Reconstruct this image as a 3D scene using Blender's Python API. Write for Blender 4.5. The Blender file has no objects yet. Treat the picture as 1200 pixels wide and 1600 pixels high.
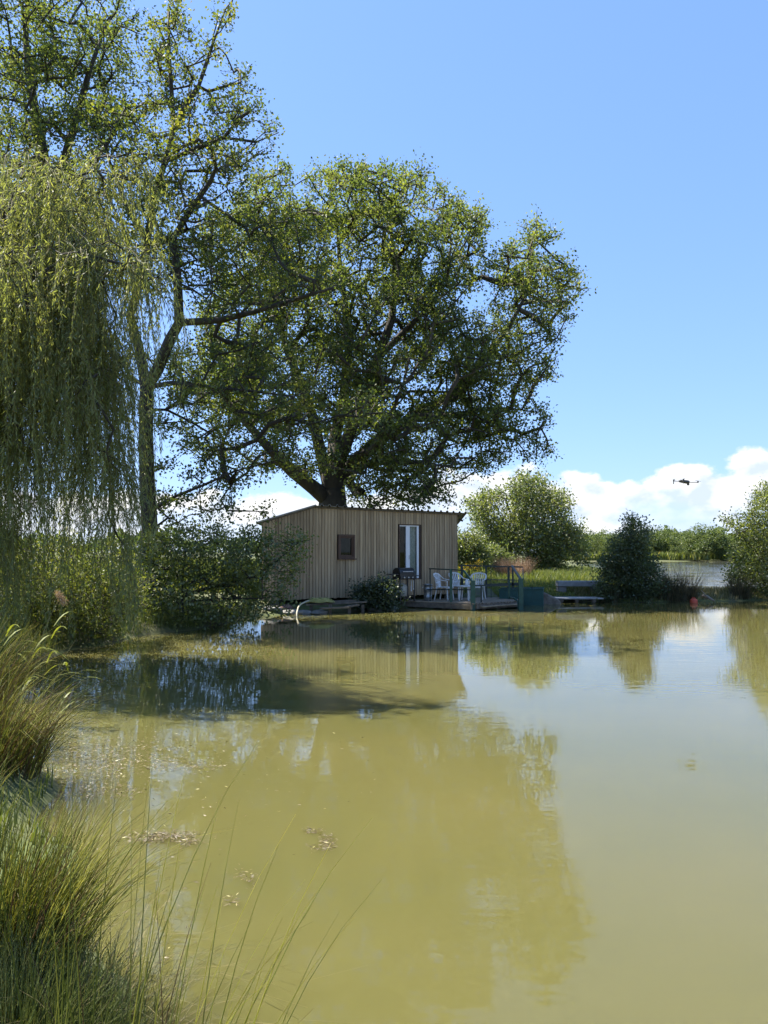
import bpy, math, random
import numpy as np
from mathutils import Vector

# ------------------------------------------------------------------ camera, sky, sun
sc = bpy.context.scene
R = math.radians
F = 1200.0                      # focal length in photo pixels (photo 1200 x 1600)
CAMH = 1.65
PITCH = math.atan(63.0 / F)     # horizon at photo row 863
cam = bpy.data.cameras.new("camera")
cam.sensor_fit = 'VERTICAL'
cam.sensor_height = 36.0
cam.lens = 36.0 * F / 1600.0
cam.clip_start = 0.05
cam.clip_end = 9000
camo = bpy.data.objects.new("camera", cam)
sc.collection.objects.link(camo)
camo.location = (0, 0, CAMH)
camo.rotation_euler = (math.pi / 2 + PITCH, 0, 0)
sc.camera = camo

SUN_AZ, SUN_EL = R(-60), R(57)   # azimuth measured from +Y towards +X
sun_dir = Vector((math.sin(SUN_AZ) * math.cos(SUN_EL), math.cos(SUN_AZ) * math.cos(SUN_EL), math.sin(SUN_EL)))
sl = bpy.data.lights.new("sun", 'SUN')
sl.energy = 4.8
sl.angle = R(0.53)
sl.color = (1.0, 0.94, 0.82)
slo = bpy.data.objects.new("sun", sl)
sc.collection.objects.link(slo)
slo.rotation_euler = (-sun_dir).to_track_quat('-Z', 'Y').to_euler()
slo.location = (-40, 30, 60)

sc.view_settings.view_transform = 'Standard'
sc.view_settings.look = 'None'
sc.view_settings.gamma = 1.0
sc.view_settings.exposure = 1.75
sc.view_settings.use_curve_mapping = False
sc.cycles.use_denoising = True
sc.cycles.max_bounces = 7
sc.cycles.diffuse_bounces = 4
sc.cycles.glossy_bounces = 3
sc.cycles.transmission_bounces = 4
sc.cycles.caustics_reflective = False
sc.cycles.caustics_refractive = False

world = bpy.data.worlds.new("World")
sc.world = world
world.use_nodes = True
def build_world():
    nt = world.node_tree
    nt.nodes.clear()
    N, L = nt.nodes, nt.links
    out = N.new("ShaderNodeOutputWorld")
    bg = N.new("ShaderNodeBackground")
    bg.inputs[1].default_value = 0.125
    sky = N.new("ShaderNodeTexSky")
    sky.sky_type = 'NISHITA'
    sky.sun_disc = False
    sky.sun_elevation = SUN_EL
    sky.sun_rotation = SUN_AZ
    sky.altitude = 50
    sky.air_density = 1.0
    sky.dust_density = 0.3
    sky.ozone_density = 2.6
    def math_(op, a, b=None, clamp=False):
        m = N.new("ShaderNodeMath"); m.operation = op; m.use_clamp = clamp
        for i, v in enumerate((a, b)):
            if v is None: continue
            if isinstance(v, (int, float)): m.inputs[i].default_value = v
            else: L.new(v, m.inputs[i])
        return m.outputs[0]
    tc = N.new("ShaderNodeTexCoord")
    sep = N.new("ShaderNodeSeparateXYZ")
    L.new(tc.outputs['Generated'], sep.inputs[0])
    az = math_('ARCTAN2', sep.outputs[0], sep.outputs[1])
    el = math_('ARCSINE', sep.outputs[2])
    eld = math_('MULTIPLY', el, 180 / math.pi)
    azd = math_('MULTIPLY', az, 180 / math.pi)
    # height of the cumulus tops (degrees) round the horizon
    fc = N.new("ShaderNodeFloatCurve")
    t = math_('ADD', math_('DIVIDE', azd, 360.0), 0.5)
    L.new(t, fc.inputs['Value'])
    pts = [(-180, 3.2), (-150, 5.6), (-130, 3.6), (-100, 5.2), (-75, 4.0), (-50, 5.0), (-30, 4.0), (-18, 4.6), (-8, 4.4), (0, 5.0), (4, 5.8),
           (8, 6.3), (11, 6.1), (13.0, 5.8), (15.8, 5.7), (17.3, 5.0), (18.6, 5.0), (20.4, 6.6), (22.4, 6.7), (23.7, 6.1), (25.5, 6.7), (28, 6.0),
           (34, 4.6), (45, 5.8), (60, 4.0), (80, 5.4), (110, 4.2), (140, 5.6), (160, 4.2), (180, 3.2)]
    cv = fc.mapping.curves[0]
    cv.points[0].location = (0, pts[0][1] / 10); cv.points[1].location = (1, pts[-1][1] / 10)
    for a, h in pts[1:-1]:
        cv.points.new(a / 360 + 0.5, h / 10)
    fc.mapping.update()
    top = math_('MULTIPLY', fc.outputs[0], 10.0)
    cmb = N.new("ShaderNodeCombineXYZ")
    L.new(math_('MULTIPLY', azd, 0.33), cmb.inputs[0])
    L.new(math_('MULTIPLY', eld, 0.5), cmb.inputs[1])
    def noise(vec, scale, det, rough=0.55, off=None):
        n = N.new("ShaderNodeTexNoise"); n.inputs['Scale'].default_value = scale
        n.inputs['Detail'].default_value = det; n.inputs['Roughness'].default_value = rough
        if off:
            va = N.new("ShaderNodeVectorMath"); va.operation = 'ADD'
            va.inputs[1].default_value = off; L.new(vec, va.inputs[0]); vec = va.outputs[0]
        L.new(vec, n.inputs['Vector'])
        return n.outputs[0]
    n1 = noise(cmb.outputs[0], 1.0, 7)
    n1s = noise(cmb.outputs[0], 1.0, 3, 0.5, (-0.30, 0.34, 0))      # towards the sun
    n2 = noise(cmb.outputs[0], 0.55, 4, 0.5, (7.3, 2.1, 3.0))
    # billow edge
    d = math_('ADD', math_('SUBTRACT', top, eld), math_('MULTIPLY', math_('SUBTRACT', n1, 0.5), 4.6))
    edge = N.new("ShaderNodeMapRange"); edge.interpolation_type = 'SMOOTHSTEP'
    L.new(d, edge.inputs[0]); edge.inputs[1].default_value = -0.05; edge.inputs[2].default_value = 0.75
    # break up and thin out towards the base
    brk = N.new("ShaderNodeMapRange"); brk.interpolation_type = 'SMOOTHSTEP'
    depth_in = math_('SUBTRACT', top, eld)
    L.new(math_('SUBTRACT', math_('MULTIPLY', n2, 6.0), math_('MULTIPLY', depth_in, 0.42)), brk.inputs[0])
    brk.inputs[1].default_value = 0.7; brk.inputs[2].default_value = 2.2
    brk.inputs[3].default_value = 0.38
    mask = math_('MULTIPLY', edge.outputs[0], brk.outputs[0], True)
    # self shading
    shade = N.new("ShaderNodeMapRange")
    L.new(math_('ADD', math_('SUBTRACT', n1, n1s), math_('MULTIPLY', depth_in, -0.035)), shade.inputs[0])
    shade.inputs[1].default_value = -0.22; shade.inputs[2].default_value = 0.04
    cc = N.new("ShaderNodeMix"); cc.data_type = 'RGBA'
    L.new(shade.outputs[0], cc.inputs[0])
    cc.inputs[6].default_value = (1.9, 2.2, 2.7, 1)
    cc.inputs[7].default_value = (2.9, 2.9, 2.9, 1)
    mx = N.new("ShaderNodeMix"); mx.data_type = 'RGBA'
    L.new(mask, mx.inputs[0])
    ss = N.new('ShaderNodeSeparateColor'); L.new(sky.outputs[0], ss.inputs[0])
    cb = N.new('ShaderNodeCombineColor')
    for i, (k, ga) in enumerate(((0.60, 0.58), (0.86, 0.52), (1.34, 0.50))):      # the phone's tone curve on the sky
        L.new(math_('MULTIPLY', math_('POWER', ss.outputs[i], ga), k), cb.inputs[i])
    L.new(cb.outputs[0], mx.inputs[6])
    L.new(cc.outputs[2], mx.inputs[7])
    L.new(mx.outputs[2], bg.inputs[0])
    L.new(bg.outputs[0], out.inputs[0])
build_world()

# ------------------------------------------------------------------ helpers
rng = np.random.default_rng(7)
random.seed(7)
CP, SP = math.cos(PITCH), math.sin(PITCH)
def ray(px, py):
    x = (px - 600.0) / F; u = (800.0 - py) / F
    return x, CP - u * SP, SP + u * CP
def P(px, py, Y):
    """photo pixel at depth Y (metres along +Y) -> world point"""
    x, y, z = ray(px, py)
    k = Y / y
    return Vector((x * k, Y, CAMH + z * k))
def Pn(px, py, Y):
    x = (px - 600.0) / F; u = (800.0 - py) / F
    y = CP - u * SP; z = SP + u * CP; k = Y / y
    return np.stack([x * k, Y, CAMH + z * k], -1)

def link(o, parent=None):
    sc.collection.objects.link(o)
    if parent is not None: o.parent = parent
    return o
def tag(o, label=None, cat=None, group=None, kind=None):
    if label: o['label'] = label
    if cat: o['category'] = cat
    if group: o['group'] = group
    if kind: o['kind'] = kind
    return o
def empty(name, loc, rz=0.0):
    o = bpy.data.objects.new(name, None)
    o.empty_display_size = 0.2
    o.location = loc; o.rotation_euler = (0, 0, rz)
    return link(o)

def np_mesh(name, V, faces, mat, smooth=False, v=None):
    """V (n,3); faces (m,k) int array or list of such; v per-face float"""
    if not isinstance(faces, list): faces = [faces]
    me = bpy.data.meshes.new(name)
    me.vertices.add(len(V)); me.vertices.foreach_set('co', np.asarray(V, dtype=np.float32).ravel())
    loops = np.concatenate([f.ravel() for f in faces]).astype(np.int32)
    tot = np.concatenate([np.full(len(f), f.shape[1]) for f in faces]).astype(np.int32)
    st = np.concatenate([[0], np.cumsum(tot)[:-1]]).astype(np.int32)
    me.loops.add(len(loops)); me.loops.foreach_set('vertex_index', loops)
    me.polygons.add(len(tot)); me.polygons.foreach_set('loop_start', st)
    try: me.polygons.foreach_set('loop_total', tot)
    except Exception: pass
    if smooth: me.polygons.foreach_set('use_smooth', np.ones(len(tot), dtype=bool))
    if v is not None:
        a = me.attributes.new('v', 'FLOAT', 'FACE'); a.data.foreach_set('value', np.asarray(v, dtype=np.float32))
    if mat: me.materials.append(mat)
    me.update(calc_edges=True)
    return me

class MB:
    """collects simple solids; build() links them as one mesh object"""
    def __init__(s): s.v = []; s.f = []
    def hexa(s, c8):
        b = len(s.v); s.v += [tuple(c) for c in c8]
        for q in ((3, 2, 1, 0), (4, 5, 6, 7), (0, 1, 5, 4), (1, 2, 6, 5), (2, 3, 7, 6), (3, 0, 4, 7)):
            s.f.append(tuple(b + i for i in q))
        return s
    def box(s, x0, x1, y0, y1, z0, z1):
        return s.hexa([(x0, y0, z0), (x1, y0, z0), (x1, y1, z0), (x0, y1, z0), (x0, y0, z1), (x1, y0, z1), (x1, y1, z1), (x0, y1, z1)])
    def bar(s, a, b, w, h=None, up=(0, 0, 1)):
        a = Vector(a); b = Vector(b); h = h or w
        t = (b - a).normalized(); u = Vector(up)
        if abs(t.dot(u)) > 0.98: u = Vector((0, 1, 0))
        sd = t.cross(u).normalized() * w / 2; u = sd.normalized().cross(t).normalized() * h / 2
        return s.hexa([a - sd - u, a + sd - u, b + sd - u, b - sd - u, a - sd + u, a + sd + u, b + sd + u, b - sd + u])
    def tube(s, pts, r, n=8, cap=True):
        pts = [Vector(p) for p in pts]
        rs = r if isinstance(r, (list, tuple)) else [r] * len(pts)
        b = len(s.v); ref = None
        for i, p in enumerate(pts):
            t = (pts[min(i + 1, len(pts) - 1)] - pts[max(i - 1, 0)]).normalized()
            if ref is None: ref = Vector((0, 0, 1)) if abs(t.z) < 0.9 else Vector((1, 0, 0))
            e1 = t.cross(ref).normalized(); e2 = e1.cross(t).normalized(); ref = e2
            for k in range(n):
                a = 2 * math.pi * k / n
                s.v.append(tuple(p + (e1 * math.cos(a) + e2 * math.sin(a)) * rs[i]))
        for i in range(len(pts) - 1):
            for k in range(n):
                k2 = (k + 1) % n
                s.f.append((b + i * n + k, b + i * n + k2, b + (i + 1) * n + k2, b + (i + 1) * n + k))
        if cap:
            s.f.append(tuple(b + k for k in range(n))[::-1])
            s.f.append(tuple(b + (len(pts) - 1) * n + k for k in range(n)))
        return s
    def lathe(s, prof, c=(0, 0, 0), n=20):
        b = len(s.v); c = Vector(c)
        for (r, z) in prof:
            for k in range(n):
                a = 2 * math.pi * k / n
                s.v.append((c.x + r * math.cos(a), c.y + r * math.sin(a), c.z + z))
        for i in range(len(prof) - 1):
            for k in range(n):
                k2 = (k + 1) % n
                s.f.append((b + i * n + k, b + i * n + k2, b + (i + 1) * n + k2, b + (i + 1) * n + k))
        s.f.append(tuple(b + k for k in range(n))[::-1])
        s.f.append(tuple(b + (len(prof) - 1) * n + k for k in range(n)))
        return s
    def build(s, name, mat, parent=None, smooth=False, bevel=0.0):
        me = bpy.data.meshes.new(name)
        me.from_pydata(s.v, [], s.f); me.update()
        if mat: me.materials.append(mat)
        if smooth:
            me.polygons.foreach_set('use_smooth', [True] * len(me.polygons))
        o = bpy.data.objects.new(name, me)
        if bevel:
            m = o.modifiers.new('bevel', 'BEVEL'); m.width = bevel; m.segments = 1; m.limit_method = 'ANGLE'
        link(o)
        if parent is not None:
            o.parent = parent
            o.matrix_parent_inverse = mat_inv(parent)
        return o
def mat_inv(p):
    from mathutils import Matrix
    def wm(o):
        m = Matrix.LocRotScale(o.location, o.rotation_euler, o.scale)
        return wm(o.parent) @ o.matrix_parent_inverse @ m if o.parent else m
    return wm(p).inverted()
def child(name, me, parent):
    o = bpy.data.objects.new(name, me); link(o)
    o.parent = parent; o.matrix_parent_inverse = mat_inv(parent)
    return o

# ------------------------------------------------------------------ materials
MATS = {}
def new_mat(name):
    m = bpy.data.materials.new(name); m.use_nodes = True
    m.node_tree.nodes.clear(); MATS[name] = m
    return m, m.node_tree.nodes, m.node_tree.links
def ramp(N, L, src, stops):
    r = N.new("ShaderNodeValToRGB")
    while len(r.color_ramp.elements) < len(stops): r.color_ramp.elements.new(0.5)
    for e, (p, c) in zip(r.color_ramp.elements, stops):
        e.position = p; e.color = (*c, 1)
    L.new(src, r.inputs[0])
    return r.outputs[0]
def leaf_mat(name, stops, trans=0.45, gloss=0.05, tgain=1.7):
    m, N, L = new_mat(name)
    out = N.new("ShaderNodeOutputMaterial")
    at = N.new("ShaderNodeAttribute"); at.attribute_name = 'v'
    col = ramp(N, L, at.outputs['Fac'], stops)
    dif = N.new("ShaderNodeBsdfDiffuse"); L.new(col, dif.inputs[0])
    tr = N.new("ShaderNodeBsdfTranslucent")
    g = N.new("ShaderNodeMix"); g.data_type = 'RGBA'; g.blend_type = 'MULTIPLY'; g.inputs[0].default_value = 1
    L.new(col, g.inputs[6]); g.inputs[7].default_value = (tgain * 1.05, tgain, tgain * 0.55, 1)
    L.new(g.outputs[2], tr.inputs[0])
    mx = N.new("ShaderNodeMixShader"); mx.inputs[0].default_value = trans
    L.new(dif.outputs[0], mx.inputs[1]); L.new(tr.outputs[0], mx.inputs[2])
    gl = N.new("ShaderNodeBsdfGlossy"); gl.inputs['Roughness'].default_value = 0.55
    gl.inputs[0].default_value = (1, 1, 1, 1)
    m2 = N.new("ShaderNodeMixShader"); m2.inputs[0].default_value = gloss
    L.new(mx.outputs[0], m2.inputs[1]); L.new(gl.outputs[0], m2.inputs[2])
    L.new(m2.outputs[0], out.inputs[0])
    return m
def solid(name, c1, c2, scale=6.0, rough=0.7, stretch=(1, 1, 1), bump=0.0, rand=0.0, metal=0.0, detail=6, coord='Object', spec=0.5):
    m, N, L = new_mat(name)
    out = N.new("ShaderNodeOutputMaterial"); p = N.new("ShaderNodeBsdfPrincipled")
    p.inputs['Roughness'].default_value = rough; p.inputs['Metallic'].default_value = metal
    p.inputs['Specular IOR Level'].default_value = spec
    tc = N.new("ShaderNodeTexCoord"); mp = N.new("ShaderNodeMapping"); mp.inputs['Scale'].default_value = stretch
    L.new(tc.outputs[coord], mp.inputs[0])
    vec = mp.outputs[0]
    if rand:
        oi = N.new("ShaderNodeObjectInfo")
        mu = N.new("ShaderNodeMath"); mu.operation = 'MULTIPLY'; mu.inputs[1].default_value = 37.0
        L.new(oi.outputs['Random'], mu.inputs[0])
        va = N.new("ShaderNodeVectorMath"); va.operation = 'ADD'
        L.new(vec, va.inputs[0]); L.new(mu.outputs[0], va.inputs[1]); vec = va.outputs[0]
    n = N.new("ShaderNodeTexNoise"); n.inputs['Scale'].default_value = scale; n.inputs['Detail'].default_value = detail
    n.inputs['Roughness'].default_value = 0.62
    L.new(vec, n.inputs['Vector'])
    col = ramp(N, L, n.outputs[0], [(0.3, c1), (0.7, c2)])
    if rand:
        mr = N.new("ShaderNodeMapRange"); L.new(oi.outputs['Random'], mr.inputs[0])
        mr.inputs[3].default_value = 1 - rand; mr.inputs[4].default_value = 1 + rand
        vm = N.new("ShaderNodeVectorMath"); vm.operation = 'SCALE'
        L.new(col, vm.inputs[0]); L.new(mr.outputs[0], vm.inputs['Scale']); col = vm.outputs[0]
    L.new(col, p.inputs['Base Color'])
    if bump:
        b = N.new("ShaderNodeBump"); b.inputs['Strength'].default_value = bump; b.inputs['Distance'].default_value = 0.02
        L.new(n.outputs[0], b.inputs['Height']); L.new(b.outputs[0], p.inputs['Normal'])
    L.new(p.outputs[0], out.inputs[0])
    return m

M_oak = leaf_mat('oak_leaf', [(0.0, (0.044, 0.070, 0.018)), (0.55, (0.090, 0.122, 0.027)), (1.0, (0.175, 0.195, 0.046))], 0.5, 0.03)
M_alder = leaf_mat('alder_leaf', [(0.0, (0.036, 0.060, 0.012)), (0.55, (0.080, 0.108, 0.020)), (1.0, (0.175, 0.180, 0.032))], 0.5, 0.035)
M_willow = leaf_mat('willow_leaf', [(0.0, (0.100, 0.130, 0.036)), (0.5, (0.170, 0.200, 0.060)), (1.0, (0.26, 0.275, 0.095))], 0.52, 0.04)
M_bush = leaf_mat('bush_leaf', [(0.0, (0.052, 0.076, 0.014)), (0.55, (0.115, 0.150, 0.025)), (1.0, (0.19, 0.21, 0.04))], 0.45, 0.07)
M_round = leaf_mat('round_leaf', [(0.0, (0.052, 0.080, 0.022)), (0.5, (0.100, 0.132, 0.034)), (1.0, (0.165, 0.185, 0.052))], 0.42, 0.05)
M_sap = leaf_mat('sapling_leaf', [(0.0, (0.030, 0.052, 0.018)), (0.5, (0.060, 0.090, 0.028)), (1.0, (0.11, 0.135, 0.042))], 0.38, 0.05)
M_far = leaf_mat('far_leaf', [(0.0, (0.040, 0.068, 0.024)), (0.5, (0.078, 0.112, 0.036)), (1.0, (0.130, 0.160, 0.055))], 0.35, 0.02)
M_right = leaf_mat('right_leaf', [(0.0, (0.072, 0.102, 0.022)), (0.5, (0.13, 0.165, 0.036)), (1.0, (0.20, 0.225, 0.06))], 0.48, 0.05)
M_dark = leaf_mat('bramble_leaf', [(0.0, (0.018, 0.035, 0.012)), (0.6, (0.040, 0.066, 0.020)), (1.0, (0.07, 0.095, 0.03))], 0.35, 0.06)
M_broom = leaf_mat('broom_flower', [(0.0, (0.06, 0.09, 0.02)), (0.45, (0.13, 0.15, 0.03)), (0.55, (0.6, 0.38, 0.02)), (1.0, (0.75, 0.5, 0.03))], 0.3, 0.03)
M_dry = leaf_mat('dry_stalk', [(0.0, (0.22, 0.15, 0.10)), (0.5, (0.38, 0.26, 0.18)), (1.0, (0.52, 0.38, 0.28))], 0.3, 0.02, 1.0)
M_rush = leaf_mat('rush_blade', [(0.0, (0.10, 0.062, 0.028)), (0.18, (0.17, 0.125, 0.05)), (0.24, (0.075, 0.095, 0.016)), (0.6, (0.150, 0.175, 0.028)), (1.0, (0.36, 0.35, 0.07))], 0.4, 0.025, 1.5)
M_grass = leaf_mat('grass_blade', [(0.0, (0.065, 0.095, 0.014)), (0.55, (0.13, 0.165, 0.025)), (0.85, (0.22, 0.22, 0.05)), (1.0, (0.34, 0.28, 0.12))], 0.35, 0.04, 1.4)
M_sedge = leaf_mat('sedge_blade', [(0.0, (0.05, 0.045, 0.02)), (0.5, (0.10, 0.095, 0.04)), (1.0, (0.24, 0.19, 0.10))], 0.3, 0.04, 1.2)
M_weed = leaf_mat('water_weed', [(0.0, (0.045, 0.030, 0.010)), (0.6, (0.10, 0.068, 0.022)), (0.93, (0.17, 0.14, 0.04)), (1.0, (0.45, 0.40, 0.20))], 0.1, 0.05, 1.0)
M_sedge2 = leaf_mat('dyke_grass_blade', [(0.0, (0.08, 0.09, 0.03)), (0.5, (0.17, 0.155, 0.065)), (1.0, (0.36, 0.29, 0.16))], 0.3, .03, 1.2)
M_bark = solid('bark', (0.022, 0.018, 0.013), (0.070, 0.057, 0.043), 5.0, 0.9, (1, 1, 0.22), 0.9)
M_oakbark = solid('oak_bark', (0.024, 0.020, 0.015), (0.080, 0.066, 0.050), 4.0, 0.9, (1, 1, 0.25), 1.0)
M_ground = solid('ground_soil_grass', (0.055, 0.045, 0.022), (0.085, 0.115, 0.028), 0.9, 0.95, bump=0.4, coord='Object')
M_plank = solid('weathered_plank', (0.285, 0.195, 0.108), (0.48, 0.355, 0.215), 9.0, 0.85, (1, 1, 0.10), 0.35, 0.22)
M_backing = solid('dark_backing', (0.02, 0.016, 0.012), (0.035, 0.028, 0.02), 5, 0.9)
M_brown = solid('brown_stained_wood', (0.060, 0.028, 0.014), (0.105, 0.050, 0.026), 14, 0.6, (1, 1, 0.2), 0.2)
M_white = solid('white_window_frame', (0.72, 0.73, 0.74), (0.82, 0.82, 0.82), 3, 0.4)
M_curtain = solid('net_curtain', (0.30, 0.33, 0.33), (0.55, 0.57, 0.55), 22, 0.9, (1, 1, 0.6), 0.4)
M_roof = solid('grey_roof_sheet', (0.20, 0.19, 0.18), (0.36, 0.35, 0.33), 3, 0.6, bump=0.1)
M_deck = solid('deck_plank', (0.14, 0.105, 0.07), (0.34, 0.28, 0.20), 7, 0.85, (0.25, 1.5, 1.5), 0.35, 0.18)
M_oldwood = solid('old_grey_wood', (0.075, 0.06, 0.045), (0.19, 0.16, 0.125), 7, 0.9, (1, 1, 1), 0.5, 0.15)
M_green = solid('green_painted_rail', (0.008, 0.048, 0.034), (0.016, 0.085, 0.060), 9, 0.45, bump=0.1)
M_dkgreen = solid('black_green_metal', (0.008, 0.016, 0.014), (0.016, 0.034, 0.028), 9, 0.5)
M_boat = solid('green_boat_paint', (0.006, 0.050, 0.045), (0.016, 0.090, 0.078), 3.5, 0.5, bump=0.15)
M_plastic = solid('white_plastic', (0.50, 0.50, 0.48), (0.74, 0.74, 0.73), 5, 0.45)
M_black = solid('black_enamel', (0.008, 0.008, 0.009), (0.02, 0.02, 0.02), 8, 0.35)
M_steel = solid('galvanised_steel', (0.30, 0.31, 0.32), (0.52, 0.53, 0.54), 9, 0.42, metal=0.8)
M_gas = solid('grey_gas_bottle', (0.28, 0.27, 0.22), (0.40, 0.38, 0.32), 6, 0.5)
M_concrete = solid('old_concrete', (0.13, 0.125, 0.115), (0.27, 0.26, 0.24), 5, 0.9, bump=0.5)
M_slab = solid('pale_slab', (0.20, 0.20, 0.20), (0.36, 0.36, 0.35), 5, 0.8, bump=0.3)
M_hose = solid('yellow_green_hose', (0.24, 0.24, 0.07), (0.40, 0.38, 0.13), 6, 0.5)
M_pipe = solid('pale_hose', (0.42, 0.38, 0.26), (0.55, 0.50, 0.36), 8, 0.55)
M_red = solid('orange_red_plastic', (0.50, 0.065, 0.03), (0.62, 0.10, 0.045), 6, 0.5)
M_drone = solid('dark_grey_plastic', (0.035, 0.036, 0.037), (0.07, 0.07, 0.072), 10, 0.5)
M_twig = solid('driftwood', (0.13, 0.10, 0.07), (0.30, 0.25, 0.18), 8, 0.9, bump=0.4)

def glass_mat():
    m, N, L = new_mat('window_glass')
    out = N.new("ShaderNodeOutputMaterial")
    t = N.new("ShaderNodeBsdfTransparent"); t.inputs[0].default_value = (0.85, 0.88, 0.86, 1)
    g = N.new("ShaderNodeBsdfGlossy"); g.inputs['Roughness'].default_value = 0.02
    fr = N.new("ShaderNodeFresnel"); fr.inputs[0].default_value = 1.5
    mx = N.new("ShaderNodeMixShader")
    ge = N.new('ShaderNodeNewGeometry'); sb = N.new('ShaderNodeMath'); sb.operation = 'SUBTRACT'; sb.use_clamp = True
    L.new(fr.outputs[0], sb.inputs[0]); L.new(ge.outputs['Backfacing'], sb.inputs[1])
    L.new(sb.outputs[0], mx.inputs[0]); L.new(t.outputs[0], mx.inputs[1]); L.new(g.outputs[0], mx.inputs[2])
    L.new(mx.outputs[0], out.inputs[0])
    return m
M_glass = glass_mat()

def water_mat(name, c1, c2, bump, scale, sss=0.0):
    m, N, L = new_mat(name)
    out = N.new("ShaderNodeOutputMaterial"); p = N.new("ShaderNodeBsdfPrincipled")
    p.inputs['Roughness'].default_value = 0.0
    p.inputs['IOR'].default_value = 1.333
    p.inputs['Subsurface Weight'].default_value = sss; p.inputs['Subsurface Radius'].default_value = (1.0, 0.9, 0.6); p.inputs['Subsurface Scale'].default_value = 0.55
    tc = N.new("ShaderNodeTexCoord")
    n0 = N.new("ShaderNodeTexNoise"); n0.inputs['Scale'].default_value = 0.28; n0.inputs['Detail'].default_value = 4
    L.new(tc.outputs['Object'], n0.inputs['Vector'])
    L.new(ramp(N, L, n0.outputs[0], [(0.35, c1), (0.65, c2)]), p.inputs['Base Color'])
    hs = []
    for s, dist, st, w in ((scale, 1.5, (.45, 1.5, 1), 1.0), (scale * 2.6, 1, (.5, 1.4, 1), 0.28), (scale * 0.25, 1, (.6, 1.3, 1), 0.8)):
        mp = N.new("ShaderNodeMapping"); mp.inputs['Scale'].default_value = st
        L.new(tc.outputs['Object'], mp.inputs[0])
        n = N.new("ShaderNodeTexNoise"); n.inputs['Scale'].default_value = s; n.inputs['Detail'].default_value = dist
        L.new(mp.outputs[0], n.inputs['Vector'])
        mu = N.new("ShaderNodeMath"); mu.operation = 'MULTIPLY'; mu.inputs[1].default_value = w
        L.new(n.outputs[0], mu.inputs[0]); hs.append(mu.outputs[0])
    # calm and ruffled patches
    np_ = N.new("ShaderNodeTexNoise"); np_.inputs['Scale'].default_value = 0.35; np_.inputs['Detail'].default_value = 2
    L.new(tc.outputs['Object'], np_.inputs['Vector'])
    mr = N.new("ShaderNodeMapRange"); L.new(np_.outputs[0], mr.inputs[0])
    mr.inputs[1].default_value = 0.35; mr.inputs[2].default_value = 0.68; mr.inputs[3].default_value = 0.15; mr.inputs[4].default_value = 1.4
    a = N.new("ShaderNodeMath"); a.operation = 'ADD'; L.new(hs[0], a.inputs[0]); L.new(hs[1], a.inputs[1])
    a2 = N.new("ShaderNodeMath"); a2.operation = 'MULTIPLY'; L.new(a.outputs[0], a2.inputs[0]); L.new(mr.outputs[0], a2.inputs[1])
    a3 = N.new("ShaderNodeMath"); a3.operation = 'ADD'; L.new(a2.outputs[0], a3.inputs[0]); L.new(hs[2], a3.inputs[1])
    b = N.new("ShaderNodeBump"); b.inputs['Strength'].default_value = 1.0; b.inputs['Distance'].default_value = bump
    L.new(a3.outputs[0], b.inputs['Height']); L.new(b.outputs[0], p.inputs['Normal'])
    L.new(p.outputs[0], out.inputs[0])
    return m
M_pond = water_mat('muddy_pond_water', (0.082, 0.080, 0.025), (0.103, 0.093, 0.031), 0.0015, 5.0, 1.0)
M_lake = water_mat('lake_water', (0.09, 0.09, 0.07), (0.11, 0.11, 0.085), 0.035, 2.2)

# ------------------------------------------------------------------ terrain
POND = [(-.75, 1.6), (.5, 1.5), (3, 1.0), (8, 0), (14, -2), (22, 2), (26, 12), (24, 22), (19, 26.3), (14, 26.7), (11.5, 26.1), (10, 25.6), (8, 25.4), (6.6, 25.7), (5.6, 25.6), (4.9, 25.2),
        (2.6, 24.6), (.9, 23.3), (-.8, 21.8), (-2.6, 20.7), (-3.2, 20.0), (-3.7, 18), (-4.3, 16), (-5.0, 14.6), (-5.2, 12.5), (-4.9, 10), (-4.1, 8.2),
        (-3.2, 7), (-2.6, 5.8), (-2.05, 4.6), (-1.5, 3.6), (-.95, 2.6)]
LAKE = [(9.5, 29.6), (14, 29.3), (20, 30), (40, 31), (120, 40), (220, 90), (230, 170), (120, 150), (60, 143), (38, 141), (30, 125), (25, 95), (19.5, 70), (13.5, 45), (10.8, 35)]
def sdist(poly, X, Y):
    """signed distance, negative inside"""
    p = np.array(poly); q = np.roll(p, -1, 0)
    best = np.full(X.shape, 1e9); inside = np.zeros(X.shape, bool)
    for (ax, ay), (bx, by) in zip(p, q):
        ex, ey = bx - ax, by - ay
        t = np.clip(((X - ax) * ex + (Y - ay) * ey) / (ex * ex + ey * ey), 0, 1)
        best = np.minimum(best, np.hypot(X - ax - t * ex, Y - ay - t * ey))
        c = ((ay > Y) != (by > Y)) & (X < (bx - ax) * (Y - ay) / (by - ay + 1e-12) + ax)
        inside ^= c
    return np.where(inside, -best, best)
def ground_h(X, Y):
    X = np.asarray(X, float); Y = np.asarray(Y, float)
    d = np.minimum(sdist(POND, X, Y), sdist(LAKE, X, Y))
    d = d + 0.12 * np.sin(2.1 * X + 1.3 * Y) + 0.09 * np.sin(3.7 * Y - 2.2 * X + 1)
    und = 0.05 * np.sin(.7 * X + .3) * np.cos(.6 * Y) + 0.03 * np.sin(1.9 * X + 2.3 * Y)
    out = 0.30 * (1 - np.exp(-np.maximum(d, 0) * 1.6)) + np.minimum(np.maximum(d - 1, 0) * 0.012, 0.5) + und * np.clip(d, 0, 1)
    ins = -np.minimum(-d * 0.55, 1.2)
    return np.where(d > 0, out, ins)
def gz(x, y): return float(ground_h(np.array([x]), np.array([y]))[0])
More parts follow.
